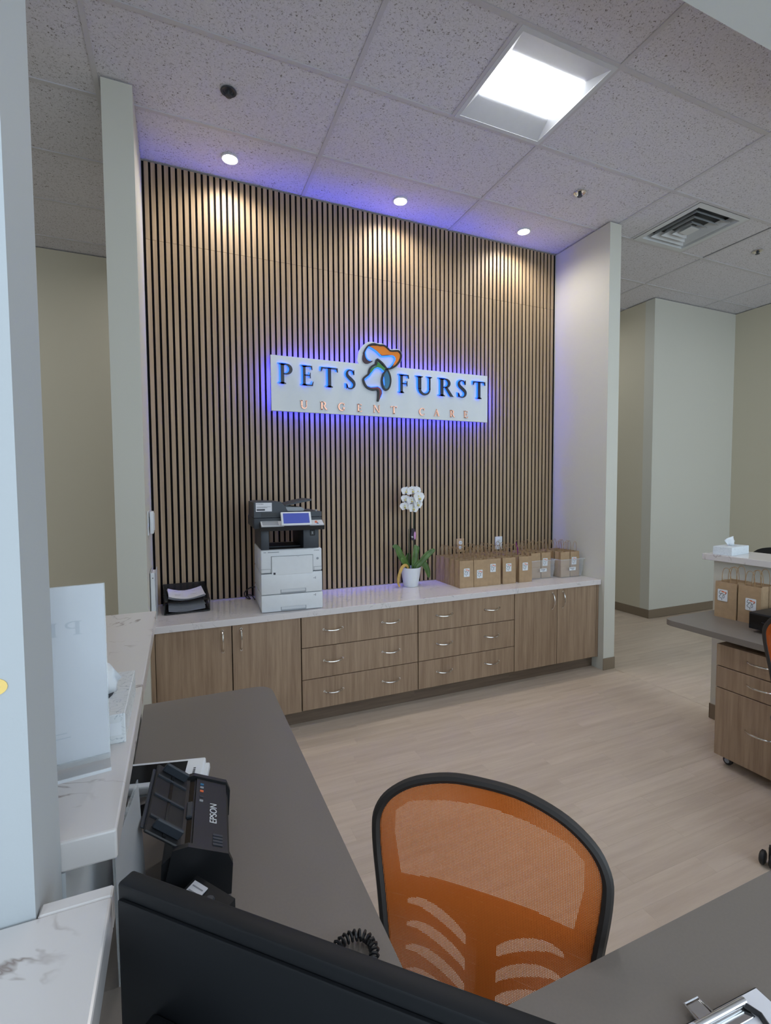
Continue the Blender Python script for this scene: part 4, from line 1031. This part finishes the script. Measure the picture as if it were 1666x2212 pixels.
for i in range(8): quad(lerp(.25, .3 + i * .05), lerp(.75, .3 + i * .05), lerp(.75, .31 + i * .05), lerp(.25, .31 + i * .05), (-.0004, -.0001), 'print_line', 'ink', pp)
quad(B0, B1, B1 + Vector((-.03, 0, 0)), B0 + Vector((-.03, 0, 0)), (0, .002), 'acrylic_foot', 'acrylic', t)
# ---- clipboard
t = thing('clipboard', 'black clipboard with a white sheet and chrome clip on the desk', 'clipboard', (.862, -3.258, DZ), R(-3))
G().rbox(-.115, .115, -.165, .150, .0, .004, .0015, 1).build('board', 'black', t)
G().box(-.111, .111, -.16, .1465, .0042, .006).build('paper_sheet', 'paper', t)
cl = G().rbox(-.03, .065, .118, .138, .0065, .0085, .0008, 1).build('clip_plate', 'chromeclip', t)
G().tube([(-.036, .135, .014), (.066, .135, .014)], .0055, 10).build('clip_roller', 'chromeclip', cl, True)
G().tube([(-.022, .138, .011), (-.020, .165, .011), (.008, .165, .011), (.010, .138, .011)], .0022, 6).box(-.018, .006, .14, .162, .0100, .0108).build('clip_hanger', 'chromeclip', cl, True)
for s in (-.03, .062): G().tube([(s, .132, .013), (s + .010, .116, .010), (s + .004, .100, .0088)], .0042, 6).build('clip_pad', 'black', cl, True)

# ================================================================== MESH OFFICE CHAIRS
def office_chair(loc, rz, label, phase=.35, up=0):
    """local: +x right seen from the front, +y towards the back of the chair, origin on the floor under the gas lift"""
    t = thing('office_chair', label, 'chair', loc, rz, 'orange mesh task chairs')
    VY, VZ, LE = .235, .84 + up, .13     # backrest reference point and lean
    half = [(.0, .092), (.06, .090), (.11, .080), (.155, .064), (.19, .042), (.213, .018), (.226, -.012), (.227, -.045), (.222, -.09), (.212, -.15), (.203, -.21), (.195, -.27), (.186, -.33), (.17, -.39), (.14, -.43), (.08, -.45), (.0, -.455)]
    out = half + [(-a, b) for a, b in half[::-1][1:-1]]
    def cv(u, v, off=0): return (u, VY + LE * v - .30 * (u * u) + .10 * (v + .2) ** 2 * 0 + off, VZ + v)
    def halfw(v):
        for (a, b), (c, d) in zip(half[6:], half[7:]):
            if b >= v >= d: return a + (c - a) * (b - v) / (b - d)
        for (a, b), (c, d) in zip(half[:7], half[1:8]):
            if b >= v >= d: return a + (c - a) * (b - v) / (b - d + 1e-9)
        return half[-2][0]
    fr = smoothp([cv(u, v) for u, v in out], 3, True)
    frg = G().tube(fr, .0105, 8, True).build('back_frame', 'framegrey', t, True)
    rows = []
    n = 30
    for i in range(n + 1):
        v = .090 - (.540) * i / n; w = halfw(v) - .003
        rows.append([cv(w * k / 8, v, -.003) for k in range(-8, 9)])
    G().grid(rows).build('back_mesh', 'mesh', t, 'all', recalc=False)
    # second mesh layer with windows: rows of strips with gaps
    def win(u, v):
        a = abs(u)
        # upper window
        top = .044 - .9 * a * a + (.0 if a < .16 else -(a - .16) * .5); bot = -.120 - (.10 * max(0, a - .10))
        lim = .188 - max(0, (-.05 - v)) * .22
        if bot < v < top and a < lim: return True
        # crescent windows either side
        if .030 < a < .155:
            s = (a - .03) / .125; b0 = -.222 + .050 * math.sin(s * PI * .5) ** .8 + (.0 if s < .8 else -(s - .8) * .03)
            for k in range(5):
                th = .024 * math.sin(PI * (.25 + .72 * s)) ** .5
                c = b0 - .046 * k
                if c - th * .5 < v < c + th * .5: return True
        return False
    g = G(); NU, NV = 120, 264
    v0, v1 = .088, -.440
    for j in range(NV):
        va = v0 + (v1 - v0) * j / NV; vb = v0 + (v1 - v0) * (j + 1) / NV; vm = (va + vb) / 2
        w = halfw(vm) - .004; us = [w * (-1 + 2 * k / NU) for k in range(NU + 1)]; cur = None
        segs = []
        for k in range(NU + 1):
            sol = not win(us[k], vm)
            if sol and cur is None:
                if k == 0: cur = us[0]
                else:
                    a, b = us[k - 1], us[k]
                    for _ in range(7):
                        m_ = (a + b) / 2
                        if win(m_, vm): a = m_
                        else: b = m_
                    cur = b
            elif not sol and cur is not None:
                a, b = us[k - 1], us[k]
                for _ in range(7):
                    m_ = (a + b) / 2
                    if win(m_, vm): b = m_
                    else: a = m_
                segs.append((cur, a)); cur = None
        if cur is not None: segs.append((cur, us[-1]))
        for a, b in segs:
            n_ = max(1, int((b - a) / .03))
            for q in range(n_):
                c, d = a + (b - a) * q / n_, a + (b - a) * (q + 1) / n_
                g.add([cv(c, va, .006), cv(d, va, .006), cv(d, vb, .006), cv(c, vb, .006)], [(0, 1, 2, 3)])
    g.build('back_mesh_lining', 'mesh2', t, False, recalc=False)
    G().tube(smoothp([cv(0, -.18, .045), cv(0, -.3, .05), (0, VY - .02, .46 + up), (0, .12, .41 + up), (0, .0, .405 + up)], 4), .018, 8).build('back_support', 'black', t, True)
    st = G()
    sp = rounded([(-.235, .2, .08), (-.245, -.24, .12), (.245, -.24, .12), (.235, .2, .08)], 6)
    st.prism(sp, 'z', .43 + up, .475 + up); s_ = st.build('seat', 'black2', t)
    b_ = s_.modifiers.new('soft', 'BEVEL'); b_.width = .018; b_.segments = 3; b_.limit_method = 'ANGLE'
    G().rbox(-.09, .09, -.1, .1, .385 + up, .429 + up, .008, 2).build('tilt_mechanism', 'black', t)
    G().lathe([(.026, .10), (.026, .26), (.016, .262), (.016, .39 + up)], 16).build('gas_lift', 'black', t, True)
    for k in range(5):
        a = k * 2 * PI / 5 + phase; c, s = math.cos(a), math.sin(a)
        bs = G().tube([(.02 * c, .02 * s, .105), (.15 * c, .15 * s, .095), (.29 * c, .29 * s, .072)], [.028, .022, .015], 8).build('base_spoke', 'black', t, True)
        pr_ = [(.006, -.010), (.020, -.010), (.028, -.005), (.028, .005), (.020, .010), (.006, .010)]
        cg = G()
        for off in (-.016, .016):
            q = G().lathe(pr_, 16).xf(Matrix.Translation((0.30 * c, .30 * s, .0285)) @ Matrix.Rotation(a + .9 + k, 4, 'Z') @ Matrix.Translation((0, off, 0)) @ Matrix.Rotation(R(90), 4, 'X')); cg.add(q.v, q.f)
        cg.tube([(.29 * c, .29 * s, .03), (.29 * c, .29 * s, .075)], .008, 6)
        cg.build('caster', 'caster', t, True)
    return t
office_chair((.545, -2.926, 0), math.atan2(-.725, .689), 'orange mesh task chair pulled up to the corner desk')
office_chair((2.555, -2.60, 0), R(90), 'orange mesh task chair at the far desk beside the pedestal', .942, .12)

# ================================================================== ITEMS ON THE FAR DESK AND BEYOND
FB = [bag_meshes(.120, .075, .215, 40 + s) for s in range(2)]
for i, (x, y, lab, s_) in enumerate(((3.190, -1.708, 'kraft bag with emblem sticker at the end of the far desk', True), (3.200, -1.834, 'kraft bag with emblem sticker beside the black box', True), (3.274, -1.705, 'plain kraft bag behind the stickered end bag on the far desk', False), (3.282, -1.832, 'plain kraft bag behind the stickered bag next to the black box', False))):
    t = bag(x, y, DZ, lab, 'kraft bags on the far desk', -90 + (2, 1, 1, 0)[i], meshes=FB[i % 2])
    if s_: stick(t, .12, .0755, -.015 if i == 0 else .01, .135 if i == 0 else .11, .056, 0)
t = thing('black_box', 'black rectangular desk unit beside the bags on the far desk', 'box', (3.03, -2.135, DZ), 0)
G().rbox(-.03, .27, -.205, .205, .018, .108, .003, 2).build('case', 'black', t, True)
G().rbox(-.034, -.030, -.2, .2, .022, .100, .001, 1).build('front_panel', 'blackg', t)
G().box(-.0355, -.034, -.08, .14, .062, .065).build('front_slot', 'black2', t)
for yv in (-.16, .13):
    for x in (.0, .24): G().lathe([(.014, 0), (.016, .018)], 10, (x, yv, 0)).build('foot', 'black', t)
# waiting chair beyond the far ledge
t = thing('waiting_chair', 'black round-backed chair in the waiting area past the far ledge', 'chair', (5.05, -1.10, 0), R(95))
G().prism(rounded([(-.25, .42, .05), (.25, .42, .05), (.25, 1.0, .2), (-.25, 1.0, .2)], 8), 'y', .20, .24).build('backrest', 'black', t)
G().rbox(-.25, .25, -.25, .25, .42, .48, .02, 3).build('seat', 'black', t, True)
for sx in (-.22, .22):
    for sy in (-.22, .22): G().tube([(sx, sy, 0), (sx * .95, sy * .95, .42)], .014, 8).build('leg', 'black2', t, True)
